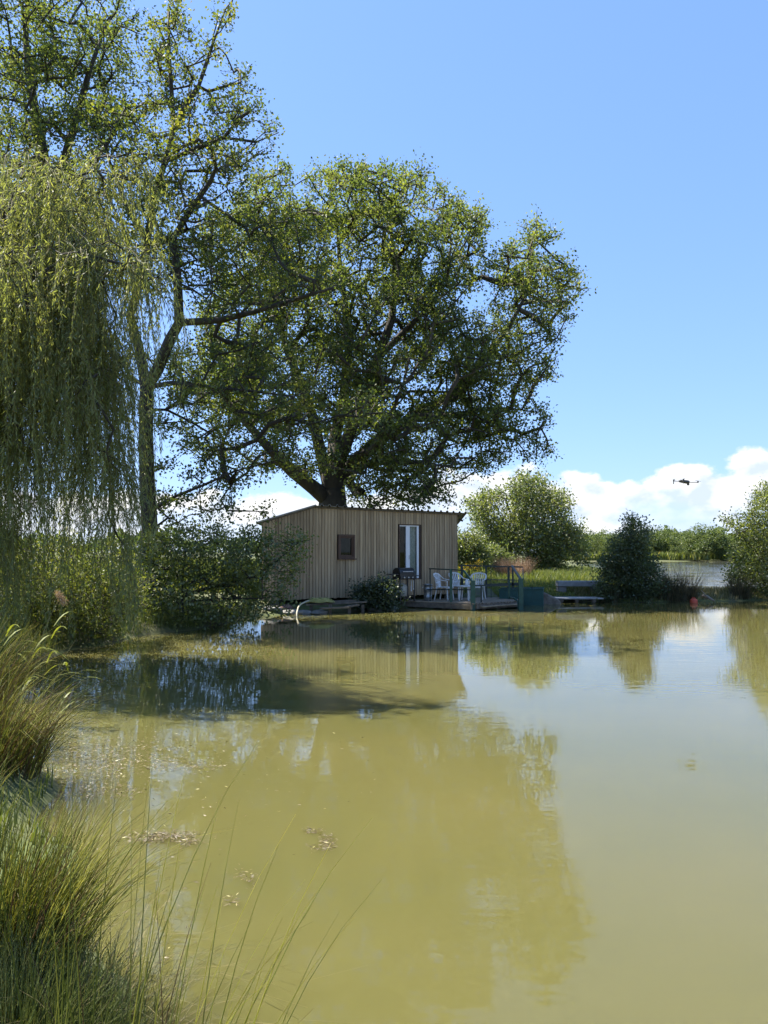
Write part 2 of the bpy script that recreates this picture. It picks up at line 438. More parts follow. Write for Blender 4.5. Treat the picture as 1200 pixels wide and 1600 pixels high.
def build_ground():
    def axis(lo, hi, step, far):
        a = list(np.arange(lo, hi + 1e-6, step)); s = step; x = hi; up = []
        while x < far: s *= 1.22; x += s; up.append(x)
        s = step; x = lo; dn = []
        while x > -far: s *= 1.22; x -= s; dn.append(x)
        return np.array(dn[::-1] + a + up)
    xs = axis(-14, 24, 0.25, 5000); ys = axis(-3, 34, 0.25, 5000)
    X, Y = np.meshgrid(xs, ys); Z = ground_h(X, Y)
    V = np.stack([X.ravel(), Y.ravel(), Z.ravel()], 1)
    nx, ny = len(xs), len(ys)
    i = np.arange(nx - 1)[None, :] + nx * np.arange(ny - 1)[:, None]
    i = i.ravel()
    Fc = np.stack([i, i + 1, i + 1 + nx, i + nx], 1)
    o = link(bpy.data.objects.new('ground', np_mesh('ground', V, Fc, M_ground, True)))
    tag(o, kind='structure')
build_ground()
def water_sheet(name, poly, grow, z, mat):
    p = np.array(poly); c = p.mean(0)
    d = p - c; p = p + d / np.linalg.norm(d, axis=1)[:, None] * grow
    k = len(p); m = MB(); m.v = [(x, y, z) for x, y in p] + [(x, y, z - 2.5) for x, y in p]
    m.f = [tuple(range(k)), tuple(range(k, 2 * k))[::-1]] + [((i + 1) % k, i, k + i, k + (i + 1) % k) for i in range(k)]
    o = m.build(name, mat)
    tag(o, kind='structure')
    return o
water_sheet('pond_water', POND, 0.9, 0.0, M_pond)
water_sheet('lake_water', LAKE, 0.8, 0.004, M_lake)

# ------------------------------------------------------------------ vegetation engine
def unit(a): return a / (np.linalg.norm(a, axis=-1, keepdims=True) + 1e-9)
def leaf_mesh(name, pos, axis, L, W, mat, v, upb=0.5, fold=0.12, g=rng):
    n = len(pos)
    a = unit(axis)
    nr = unit(g.normal(size=(n, 3)) + np.array([0, 0, upb]))
    s = unit(np.cross(a, nr)); nn = np.cross(s, a)
    L = (L * g.uniform(0.65, 1.25, n))[:, None]; Wd = L * W * 0.5
    V = np.empty((n, 4, 3))
    V[:, 0] = pos
    V[:, 1] = pos + a * L * 0.5 + s * Wd + nn * L * fold
    V[:, 2] = pos + a * L
    V[:, 3] = pos + a * L * 0.5 - s * Wd + nn * L * fold
    idx = np.arange(n * 4).reshape(n, 4)
    return np_mesh(name, V.reshape(-1, 3), idx, mat, False, v)

def tube_np(polys, mat, name):
    """polys: list of (pts (k,3), radii (k,), nsides)"""
    Vs, Fs, b = [], [], 0
    for pts, rad, n in polys:
        k = len(pts)
        t = np.empty_like(pts); t[1:-1] = pts[2:] - pts[:-2] if k > 2 else 0
        t[0] = pts[1] - pts[0]; t[-1] = pts[-1] - pts[-2]
        t = unit(t)
        ref = np.array([0, 0, 1.0]) if abs(t[0, 2]) < 0.9 else np.array([1.0, 0, 0])
        ang = 2 * np.pi * np.arange(n) / n; ca, sa = np.cos(ang)[:, None], np.sin(ang)[:, None]
        for i in range(k):
            e1 = np.cross(t[i], ref); e1 /= np.linalg.norm(e1) + 1e-9
            e2 = np.cross(e1, t[i]); ref = e2
            Vs.append(pts[i] + (e1 * ca + e2 * sa) * rad[i])
        a = np.arange(n); a2 = (a + 1) % n
        for i in range(k - 1):
            Fs.append(np.stack([b + i * n + a, b + i * n + a2, b + (i + 1) * n + a2, b + (i + 1) * n + a], 1))
        b += k * n
    return np_mesh(name, np.concatenate(Vs), np.concatenate(Fs), mat, True)

class Skel:
    def __init__(s, base): s.p = [np.array(base, float)]; s.par = [-1]; s.mr = {}
    def add(s, p, par): s.p.append(np.array(p, float)); s.par.append(par); return len(s.p) - 1
    def limb(s, pts, start=None, rad=None):
        first = len(s.p)
        pts = [np.array(p, float) for p in pts]
        if start is None:
            A = np.array(s.p); start = int(np.argmin(np.linalg.norm(A - pts[0], axis=1)))
        cur = start
        for q in pts:
            o = s.p[cur]; d = np.linalg.norm(q - o); k = max(1, int(d / 0.45))
            if d < 0.02: continue
            for i in range(1, k + 1):
                j = s.add(o + (q - o) * i / k, cur) if i < k else s.add(q, cur)
                cur = j
        if rad:
            for i in range(first, len(s.p)): s.mr[i] = rad[0] + (rad[1] - rad[0]) * (i - first) / max(1, len(s.p) - 1 - first)
        return cur
    def reach(s, A, step, g, sag=0.0, jit=0.06, lift=0.25):
        """connect every attractor to the skeleton, nearest first; returns node index per attractor and direction"""
        cap = len(s.p) + len(A) * 14 + 100
        buf = np.zeros((cap, 3)); n = len(s.p); buf[:n] = np.array(s.p)
        d0 = np.min(np.linalg.norm(A[:, None, :] - buf[None, :n:2, :], axis=2), axis=1)
        order = np.argsort(d0); ends = np.zeros(len(A), int); dirs = np.zeros((len(A), 3))
        for ai in order:
            a = A[ai]; df = a - buf[:n]; dist = np.sqrt((df * df).sum(1))
            cost = dist * (1.0 + lift * np.clip(-df[:, 2] / (dist + 1e-6), -0.3, 1))
            j = int(np.argmin(cost)); D = dist[j]
            k = min(max(1, int(round(D / step))), 13); cur = j; o = buf[j]
            off = g.normal(size=3) * D * 0.10; off[2] += D * 0.06 + sag * D
            for i in range(1, k + 1):
                u = i / k
                q = o + (a - o) * u + off * math.sin(math.pi * u)
                if i < k: q = q + g.normal(size=3) * jit * step
                if n >= cap: break
                cur = s.add(q, cur); buf[n] = q; n += 1
            ends[ai] = cur; dirs[ai] = a - o
        return ends, unit(dirs)
    def mesh(s, base_r, tip_r, mat, name, power=0.5, tipw=None):
        n = len(s.p); p = np.array(s.p); par = np.array(s.par)
        ch = [[] for _ in range(n)]
        for i in range(1, n): ch[par[i]].append(i)
        cnt = np.zeros(n)
        for i in range(n - 1, -1, -1):
            if not ch[i]: cnt[i] = 1
            if par[i] >= 0: cnt[par[i]] += cnt[i]
        r = tip_r + (base_r - tip_r) * (cnt / cnt[0]) ** power
        for i, q in s.mr.items(): r[i] = q
        if s.mr: r[0] = max(r[0], s.mr.get(1, 0) * 1.15)
        polys = []; stack = [(0, None)]
        while stack:
            i, pr = stack.pop()
            pts, rad = ([p[pr]], [r[i]]) if pr is not None else ([], [])
            while True:
                pts.append(p[i]); rad.append(r[i])
                c = ch[i]
                if not c: break
                c = sorted(c, key=lambda q: -cnt[q])
                for q in c[1:]: stack.append((q, i))
                i = c[0]
            if len(pts) < 2: continue
            m = rad[0]; rad[-1] *= 0.5
            polys.append((np.array(pts), np.array(rad), 10 if m > 0.12 else 7 if m > 0.05 else 5 if m > 0.02 else 3))
        return tube_np(polys, mat, name)

def blob_points(blobs, Y, depth, n, g, c=None):
    """points spread through the volume that the blobs (photo px, py, radius) outline at depth Y"""
    B = np.array([b[:3] for b in blobs], float)
    dY = np.array([b[3] if len(b) > 3 else 0.0 for b in blobs])
    dh = np.array([b[4] if len(b) > 4 else 1.0 for b in blobs])
    w = B[:, 2] ** 2; w /= w.sum()
    k = g.choice(len(B), n, p=w)
    ang = g.uniform(0, 2 * np.pi, n); rr = np.sqrt(g.uniform(0, 1, n))
    x = B[k, 0] + np.cos(ang) * rr * B[k, 2]; y = B[k, 1] + np.sin(ang) * rr * B[k, 2]
    if c is None: c = (np.average(B[:, 0], weights=w), np.average(B[:, 1], weights=w))
    Rm = np.max(np.hypot(B[:, 0] - c[0], B[:, 1] - c[1]) + B[:, 2])
    q = np.clip(np.hypot(x - c[0], y - c[1]) / Rm, 0, 1)
    half = depth * np.sqrt(1 - q ** 2 * 0.85) * dh[k]
    Yd = Y + dY[k] + g.uniform(-1, 1, n) * half
    return Pn(x, y, Yd)

def lumpy(Q, lam, thr, g):
    f = np.zeros(len(Q))
    for k in range(7):
        d = unit(g.normal(size=3)) * np.array([1, 1, 1.5]) * 2 * np.pi / (lam * g.uniform(.6, 1.5))
        f += np.sin(Q @ d + g.uniform(0, 6.28))
    return Q[f / 7 ** .5 > thr]
def spaced(Q, sep, n):
    out = np.empty((n, 3)); k = 0
    for q in Q:
        if k and np.min(((out[:k] - q) ** 2).sum(1)) < sep * sep: continue
        out[k] = q; k += 1
        if k == n: break
    return out[:k]

def tree(name, label, cat, base, limbs, blobs, Y, depth, n, leaf, mat, bark, base_r, tip_r=0.006, per=3, lpt=14, twig=0.4, step=0.5,
         seed=1, group=None, width=0.62, spread=0.13, upb=0.5, power=0.5, lift=0.25, extra=None, sepf=0.85, lrad=None, lump=4.5, thr=-0.25, trunk_name='trunk', crown_name='crown'):
    g = np.random.default_rng(seed)
    root = empty(name, base); tag(root, label, cat, group)
    sk = Skel((base[0], base[1], base[2] - 0.15))
    for li, l in enumerate(limbs):
        pts = [np.array(P(q[0], q[1], Y + (q[2] if len(q) > 2 else 0))) for q in l]
        sk.limb(pts, 0 if len(sk.p) == 1 else None, lrad[li] if lrad else None)
    A = spaced(lumpy(blob_points(blobs, Y, depth, n * 4, g), lump * twig, thr, g), twig * sepf, n)
    A = A[A[:, 2] > 0.12]
    ends, dirs = sk.reach(A, step, g, lift=lift)
    # short twigs
    k = len(A)
    td = unit(np.repeat(dirs, per, 0) * 0.7 + g.normal(size=(k * per, 3)) * 0.75 + np.array([0, 0, 0.12]))
    tl = twig * g.uniform(0.55, 1.25, k * per)
    st = np.repeat(A, per, 0); en = st + td * tl[:, None]
    for i in range(k * per): sk.add(en[i], int(ends[i // per]))
    # leaves along twigs
    m = k * per * lpt
    u = np.tile(np.linspace(0.1, 1.12, lpt), k * per) + g.normal(size=m) * 0.06
    pos = np.repeat(st, lpt, 0) + np.repeat(td * tl[:, None], lpt, 0) * u[:, None] + g.normal(size=(m, 3)) * spread * twig * 1.6
    ax = np.repeat(td, lpt, 0) * 0.6 + g.normal(size=(m, 3)) * 0.8
    v = np.clip(np.repeat(g.uniform(0, 1, k), per * lpt) * 0.6 + g.uniform(0, 1, m) * 0.42, 0, 1)
    keep = pos[:, 2] > 0.04
    pos, ax, v = pos[keep], ax[keep], v[keep]
    child(trunk_name, sk.mesh(base_r, tip_r, bark, trunk_name, power), root)
    child(crown_name, leaf_mesh(crown_name, pos, ax, leaf, width, mat, v, upb, g=g), root)
    return root

def blades(n, base_c, base_r, h, lean, mat, name, seed, width=0.003, seg=5, bend=0.5, vr=(0.25, 1.0), dead=0.12, sides=3, lean_dir=None, hvar=0.35):
    """tapered rush blades rising from a tuft"""
    g = np.random.default_rng(seed)
    ang = g.uniform(0, 2 * np.pi, n); rr = np.sqrt(g.uniform(0, 1, n)) * base_r
    bx = base_c[0] + np.cos(ang) * rr; by = base_c[1] + np.sin(ang) * rr
    bz = np.maximum(ground_h(bx, by), -0.25)
    a2 = ang + g.normal(size=n) * 0.7
    ld = np.stack([np.cos(a2), np.sin(a2)], 1) * (lean * g.uniform(0.1, 1.2, n))[:, None]
    if lean_dir is not None: ld = ld + np.array(lean_dir)
    hh = h * (1 + hvar * g.uniform(-1, 0.6, n)); w = width * g.uniform(0.7, 1.3, n)
    V = []; curve = bend * g.uniform(0.2, 1.4, n)
    for i in range(seg + 1):
        u = i / seg
        off = ld * (u * (1 - 0.5) + u * u * 0.5 * (1 + curve[:, None])) * hh[:, None]
        ln = np.linalg.norm(ld, axis=1) * (0.5 * u + 0.5 * u * u * (1 + curve))
        z = bz + hh * (u - 0.33 * np.minimum(ln, 1.6) ** 2 * u)
        r = w * (1 - u * 0.86)
        for k in range(sides):
            a = 2 * np.pi * k / sides + ang
            V.append(np.stack([bx + off[:, 0] + np.cos(a) * r, by + off[:, 1] + np.sin(a) * r, z], 1))
    V = np.stack(V, 1)
    per = (seg + 1) * sides; o = np.arange(n)[:, None] * per; Fs = []
    for i in range(seg):
        for k in range(sides):
            k2 = (k + 1) % sides
            Fs.append(o + np.array([[i * sides + k, i * sides + k2, (i + 1) * sides + k2, (i + 1) * sides + k]]))
    Fc = np.concatenate(Fs, 0)
    v = g.uniform(vr[0], vr[1], n); v[g.uniform(0, 1, n) < dead] = g.uniform(0, 0.18)
    vv = np.tile(v, seg * sides)
    return np_mesh(name, V.reshape(-1, 3), Fc, mat, True, vv)

def grass_field(name, sample, n, h, mat, seed, width=0.012, hv=0.5, hf=None):
    g = np.random.default_rng(seed)
    x, y = sample(g, n)
    z = ground_h(x, y); ok = z > 0.03; x, y, z = x[ok], y[ok], z[ok]; n = len(x)
    hh = h * g.uniform(1 - hv, 1 + hv, n) * (hf(x, y) if hf else 1.0); a = g.uniform(0, 2 * np.pi, n); la = g.uniform(0, 2 * np.pi, n)
    ln = hh * g.uniform(0.1, 0.6, n)
    wx, wy = np.cos(a) * width, np.sin(a) * width
    b = np.stack([x, y, z - 0.02], 1); wv = np.stack([wx, wy, 0 * wx], 1)
    mid = b + np.stack([np.cos(la) * ln * .35, np.sin(la) * ln * .35, hh * .6], 1)
    tip = b + np.stack([np.cos(la) * ln, np.sin(la) * ln, hh], 1)
    V = np.stack([b - wv, b + wv, mid + wv * .7, mid - wv * .7, tip], 1)
    o = np.arange(n)[:, None] * 5
    v = np.clip(g.normal(0.45, 0.22, n), 0, 1)
    return np_mesh(name, V.reshape(-1, 3), [o + np.array([[0, 1, 2, 3]]), o + np.array([[3, 2, 4]])], mat, False, np.concatenate([v, v]))

# ------------------------------------------------------------------ cabin
A0 = Vector((-3.34, 21.1)); U2 = Vector((5.69, 3.65)).normalized(); WL = Vector((5.69, 3.65)).length
N2 = Vector((U2.y, -U2.x))          # outward, towards the pond
BK = Vector((0.04, 1.0)).normalized()   # the side walls run back at a skew
CDEP = 3.4
def W(s, z, o=0.0):
    q = A0 + U2 * s + N2 * o
    return Vector((q.x, q.y, z))
def Bk(s, t, z):
    q = A0 + U2 * s + BK * t
    return Vector((q.x, q.y, z))
def s_of(px):
    k = (px - 600.0) / F
    return (A0.y * k - A0.x) / (U2.x - U2.y * k)
def z_of(px, py):
    s = s_of(px); return P(px, py, A0.y + U2.y * s).z
RID = 1.57
def roof_z(s):
    return 2.95 - (RID - s) * 0.285 if s < RID else 2.95 - (s - RID) * 0.012
def build_cabin():
    root = empty('cabin', (-0.5, 24.2, 0.25))
    tag(root, 'weathered wooden plank cabin with low grey roof beside the pond', 'cabin')
    z0 = 0.33
    swin = (s_of(527.5), s_of(553.5)); zwin = (z_of(540, 872.5), z_of(540, 835.5))
    sdoor = (s_of(622.5), s_of(656)); zdoor = (z_of(640, 905), z_of(640, 819.5))
    # backing wall with plank cladding
    holes = [(*swin, *zwin), (*sdoor, *zdoor)]
    bk = MB()
    cuts = sorted([0, RID, WL] + [swin[0], swin[1], sdoor[0], sdoor[1]])
    for a, b in zip(cuts[:-1], cuts[1:]):
        mid = (a + b) / 2; segs = [(z0 + 0.01, None)]
        for h in holes:
            if h[0] - 1e-4 <= a and b <= h[1] + 1e-4: segs = [(z0 + 0.01, h[2]), (h[3], None)]
        for za, zb in segs:
            ta = (roof_z(a + 1e-4) - 0.02) if zb is None else zb; tb = (roof_z(b - 1e-4) - 0.02) if zb is None else zb
            bk.hexa([W(a, za, -0.05), W(b, za, -0.05), W(b, za, -0.002), W(a, za, -0.002), W(a, ta, -0.05), W(b, tb, -0.05), W(b, tb, -0.002), W(a, ta, -0.002)])
    wall = bk.build('wall', M_backing, root)
    # individual planks
    s = 0.0
    while s < WL - 0.02:
        w = 0.084 + random.uniform(-0.006, 0.008); e = min(s + w, WL)
        mid = (s + e) / 2; segs = [(z0 + random.uniform(-0.012, 0.012), None)]
        for h in holes:
            if h[0] - 0.03 < mid < h[1] + 0.03: segs = [(segs[0][0], h[2] - 0.005), (h[3] + 0.005, None)]
        o1 = 0.020 + random.uniform(-0.003, 0.006)
        for za, zb in segs:
            ta, tb = (roof_z(s) - 0.03, roof_z(e) - 0.03) if zb is None else (zb, zb)
            MB().hexa([W(s, za, 0.0), W(e, za, 0.0), W(e, za, o1), W(s, za, o1), W(s, ta, 0.0), W(e, tb, 0.0), W(e, tb, o1), W(s, ta, o1)]).build('plank', M_plank, wall)
        s = e + 0.013
    # side and rear walls
    zb_l, zb_r = 2.30, 2.66
    sd = MB().hexa([Bk(0, 0.06, z0), Bk(0, CDEP, z0), Bk(0.05, CDEP, z0), Bk(0.05, 0.06, z0), Bk(0, 0.06, roof_z(0) - .03), Bk(0, CDEP, zb_l), Bk(0.05, CDEP, zb_l), Bk(0.05, 0.06, roof_z(0) - .03)])
    sw = sd.build('wall', M_backing, root)
    sd2 = MB().hexa([Bk(WL - .05, 0.06, z0), Bk(WL - .05, CDEP, z0), Bk(WL, CDEP, z0), Bk(WL, 0.06, z0), Bk(WL - .05, 0.06, roof_z(WL) - .03), Bk(WL - .05, CDEP, zb_r), Bk(WL, CDEP, zb_r), Bk(WL, 0.06, roof_z(WL) - .03)])
    sw2 = sd2.build('wall', M_backing, root)
    rw = MB()
    for a, b, za, zb in ((0.05, RID, zb_l, zb_r), (RID, WL - .05, zb_r, zb_r)):
        rw.hexa([Bk(a, CDEP - .05, z0), Bk(b, CDEP - .05, z0), Bk(b, CDEP, z0), Bk(a, CDEP, z0), Bk(a, CDEP - .05, za), Bk(b, CDEP - .05, zb), Bk(b, CDEP, zb), Bk(a, CDEP, za)])
    rw.build('wall', M_backing, root)
    for wallo, ss, sg in ((sw, 0.0, -1), (sw2, WL, 1)):
        t = 0.02
        while t < CDEP - 0.02:
            e = min(t + 0.085, CDEP)
            zt = roof_z(ss) + ((zb_l if sg < 0 else zb_r) - roof_z(ss)) * t / CDEP - 0.04
            oo = U2 * (sg * 0.022)
            c = [Bk(ss, t, z0), Bk(ss, e, z0), Bk(ss, e, zt), Bk(ss, t, zt)]
            ov = Vector((oo.x, oo.y, 0))
            MB().hexa([c[0], c[1], c[1] + ov, c[0] + ov, c[3], c[2], c[2] + ov, c[3] + ov]).build('plank', M_plank, wallo)
            t = e + 0.009
    # floor and interior back so that the glass looks into a room
    MB().hexa([Bk(.06, .08, z0 + .01), Bk(WL - .06, .08, z0 + .01), Bk(WL - .06, CDEP - .06, z0 + .01), Bk(.06, CDEP - .06, z0 + .01),
               Bk(.06, .08, z0 + .06), Bk(WL - .06, .08, z0 + .06), Bk(WL - .06, CDEP - .06, z0 + .06), Bk(.06, CDEP - .06, z0 + .06)]).build('floor_boards', M_oldwood, root)
    for ss in (0.3, 1.7, 3.2, 4.8, 6.4):
        for tt in (0.35, CDEP - 0.4):
            q = Bk(ss, tt, 0); MB().box(q.x - .12, q.x + .12, q.y - .12, q.y + .12, gz(q.x, q.y) - .1 if gz(q.x, q.y) < .3 else .15, z0 + .008).build('pier_block', M_concrete, root)
    # roof: ribbed main sheet, plain sheet on the lean-to side
    m = MB(); prof = []
    s = RID - 0.02
    while s < WL + 0.17:
        prof += [(s, 0.0), (s + 0.16, 0.0), (s + 0.185, 0.05), (s + 0.225, 0.05)]
        s += 0.25
    prof.append((s, 0.0))
    fr, bkk = 0.16, CDEP + 0.25
    for k, (s_, h) in enumerate(prof):
        zf = roof_z(s_) + 0.035 + h; zb = zb_r + 0.02 + h
        f = W(s_, zf, fr); b = Bk(s_, bkk, zb)
        m.v += [tuple(f), tuple(b), (f.x, f.y, f.z - 0.008), (b.x, b.y, b.z - 0.008)]
        if k:
            i = 4 * k
            m.f += [(i - 4, i, i + 1, i - 3), (i - 2, i - 1, i + 3, i + 2), (i - 4, i - 2, i + 2, i)]
    rf = m.build('roof', M_roof, root)
    a, b = -0.26, RID
    za, zb = roof_z(a) + 0.01, roof_z(b) + 0.03
    MB().hexa([W(a, za, .15), W(b, zb, .15), Bk(b, bkk, zb_r), Bk(a, bkk, zb_l - .05), W(a, za + .035, .15), W(b, zb + .035, .15), Bk(b, bkk, zb_r + .03), Bk(a, bkk, zb_l - .01)]).build('lean_to_roof', M_roof, root)
    # fascia boards under the roof edge
    MB().hexa([W(RID + .03, roof_z(RID) - .035, .03), W(WL + .1, roof_z(WL) - .035, .03), W(WL + .1, roof_z(WL) - .035, .055), W(RID + .03, roof_z(RID) - .035, .055),
               W(RID + .03, roof_z(RID) + .028, .03), W(WL + .1, roof_z(WL) + .028, .03), W(WL + .1, roof_z(WL) + .028, .055), W(RID + .03, roof_z(RID) + .028, .055)]).build('fascia', M_oldwood, rf)
    MB().hexa([W(-.2, roof_z(-.2) - .045, .03), W(RID, roof_z(RID) - .035, .03), W(RID, roof_z(RID) - .035, .055), W(-.2, roof_z(-.2) - .045, .055),
               W(-.2, roof_z(-.2) + .006, .03), W(RID, roof_z(RID) + .026, .03), W(RID, roof_z(RID) + .026, .055), W(-.2, roof_z(-.2) + .006, .055)]).build('fascia', M_oldwood, rf)
    MB().bar(W(WL + .06, 2.72, .02), W(WL + .17, 2.66, .1), .07, .06).build('gutter_bracket', M_backing, root)
    # small brown window
    def frame(mb, s0, s1, z0_, z1, w, o0, o1):
        mb.hexa([W(s0, z0_, o0), W(s0 + w, z0_, o0), W(s0 + w, z0_, o1), W(s0, z0_, o1), W(s0, z1, o0), W(s0 + w, z1, o0), W(s0 + w, z1, o1), W(s0, z1, o1)])
        mb.hexa([W(s1 - w, z0_, o0), W(s1, z0_, o0), W(s1, z0_, o1), W(s1 - w, z0_, o1), W(s1 - w, z1, o0), W(s1, z1, o0), W(s1, z1, o1), W(s1 - w, z1, o1)])
        for za, zb in ((z0_, z0_ + w), (z1 - w, z1)):
            mb.hexa([W(s0 + w, za, o0), W(s1 - w, za, o0), W(s1 - w, za, o1 - .002), W(s0 + w, za, o1 - .002), W(s0 + w, zb, o0), W(s1 - w, zb, o0), W(s1 - w, zb, o1 - .002), W(s0 + w, zb, o1 - .002)])
        return mb
    wf = frame(MB(), swin[0], swin[1], zwin[0], zwin[1], .055, -.04, .05).build('window', M_brown, root)
    wf['label'] = 'small brown timber window'
    frame(MB(), swin[0] + .057, swin[1] - .057, zwin[0] + .057, zwin[1] - .057, .045, -.03, .022).build('sash', M_brown, wf)
    def pane(a, b, za, zb, o, par):
        m = MB(); m.hexa([W(a, za, o - .004), W(b, za, o - .004), W(b, za, o), W(a, za, o), W(a, zb, o - .004), W(b, zb, o - .004), W(b, zb, o), W(a, zb, o)])
        return m.build('pane', M_glass, par)
    pane(swin[0] + .1, swin[1] - .1, zwin[0] + .1, zwin[1] - .1, -.005, wf)
    MB().hexa([W(swin[0] - .02, zwin[0] - .035, .0), W(swin[1] + .04, zwin[0] - .035, .0), W(swin[1] + .04, zwin[0] - .035, .085), W(swin[0] - .02, zwin[0] - .035, .085),
               W(swin[0] - .02, zwin[0] - .003, .0), W(swin[1] + .04, zwin[0] - .003, .0), W(swin[1] + .04, zwin[0] - .003, .085), W(swin[0] - .02, zwin[0] - .003, .085)]).build('sill', M_brown, wf)
    # french window
    ja, jb = sdoor; za, zb = zdoor
    dw = frame(MB(), ja, jb, za, zb, .028, -.06, .032).build('french_window', M_brown, root)
    dw['label'] = 'tall white framed french window in brown lining'
    sm = s_of(634); s2 = s_of(640); s3 = s_of(651); s4 = s_of(654.5)
    def upright(a, b, nm='mullion', o0=-.045, o1=.012):
        MB().hexa([W(a, za + .03, o0), W(b, za + .03, o0), W(b, za + .03, o1), W(a, za + .03, o1), W(a, zb - .03, o0), W(b, zb - .03, o0), W(b, zb - .03, o1), W(a, zb - .03, o1)]).build(nm, M_white, dw)
    upright(sm, s2); upright(s3, s4 - .012, 'sash')
    MB().hexa([W(ja + .03, zb - .062, -.045), W(s4 - .014, zb - .062, -.045), W(s4 - .014, zb - .062, .014), W(ja + .03, zb - .062, .014),
               W(ja + .03, zb - .03, -.045), W(s4 - .014, zb - .03, -.045), W(s4 - .014, zb - .03, .014), W(ja + .03, zb - .03, .014)]).build('head_rail', M_white, dw)
    pane(ja + .03, sm, za + .03, zb - .063, -.02, dw); pane(s2, s3, za + .03, zb - .063, -.02, dw)
    # net curtain with folds behind the right pane
    m = MB(); nn = 26
    for i in range(nn + 1):
        s_ = s2 - .01 + (s3 + .02 - s2) * i / nn; o = -.09 + .018 * math.sin(i * 1.55)
        m.v += [tuple(W(s_, za + .05, o)), tuple(W(s_, zb - .05, o))]
        if i: m.f.append((2 * i - 2, 2 * i, 2 * i + 1, 2 * i - 1))
    m.build('curtain', M_curtain, dw, True)
    MB().bar(W(s2 - .025, za + .62, .02), W(s2 - .025, za + .74, .02), .015, .02).build('handle', M_steel, dw)
build_cabin()

# ------------------------------------------------------------------ deck, rails and furniture
DZ = 0.20
def build_deck():
    root = empty('deck', (2.5, 23.4, DZ))
    tag(root, 'low plank deck standing over the water at the cabin end', 'deck')
    # plan outline: planks run parallel to the front edge on the left half
    F0 = Vector((.45, 23.35)); F1 = Vector((2.55, 21.95)); F2 = Vector((4.15, 23.2)); 
    dirr = (F1 - F0).normalized(); nrm = Vector((-dirr.y, dirr.x))
    if nrm.y < 0: nrm = -nrm
    Ldk = (F1 - F0).length
    # planks along dirr, stepping back along nrm, each ends where it meets the cabin wall / right edge
    poly = [(.45, 23.35), (2.55, 21.95), (4.15, 23.2), (4.5, 25.1), (2.45, 24.72)]
    k = 0; o = 0.0
    while o < 3.2:
        c = F0 + nrm * (o + .06)
        # clip the line c + t*dirr to the polygon
        ts = []
        for (ax, ay), (bx, by) in zip(poly, poly[1:] + poly[:1]):
            a = Vector((ax, ay)); b = Vector((bx, by)); e = b - a
            den = dirr.x * e.y - dirr.y * e.x
            if abs(den) < 1e-6: continue
            t = ((a.x - c.x) * e.y - (a.y - c.y) * e.x) / den
            u = ((a.x - c.x) * dirr.y - (a.y - c.y) * dirr.x) / den
            if -1e-6 <= u <= 1 + 1e-6: ts.append(t)
        if len(ts) >= 2 and max(ts) - min(ts) > .12:
            t0, t1 = min(ts) + random.uniform(0, .03), max(ts) - random.uniform(0, .05)
            a = c + dirr * t0; b = c + dirr * t1; zz = DZ - .018 + random.uniform(-.004, .004)
            MB().bar((a.x, a.y, zz), (b.x, b.y, zz), .112, .032).build('plank', M_deck, root)
        o += .122
    # rim joists and sleepers
    def joist(a, b, z, w=.06, h=.13): MB().bar((a[0], a[1], z), (b[0], b[1], z), w, h).build('joist', M_oldwood, root)
    joist((.5, 23.28), (2.5, 21.9), DZ - .105); joist((2.62, 21.95), (4.12, 23.1), DZ - .10)
    joist((4.17, 23.25), (4.5, 25.05), DZ - .1); joist((1.5, 23.6), (3.6, 23.0), DZ - .11)
    for x, y in ((.95, 23.05), (1.75, 22.55), (3.35, 22.6), (3.0, 23.9), (4.1, 24.6), (2.9, 22.4)):
        MB().bar((x, y, -1.0), (x, y, DZ - .17), .09).build('pile', M_oldwood, root)
    # broken front board lying a little lower
    MB().bar((2.75, 21.98, .10), (4.0, 22.9, .12), .16, .03).build('step_board', M_deck, root)
build_deck()

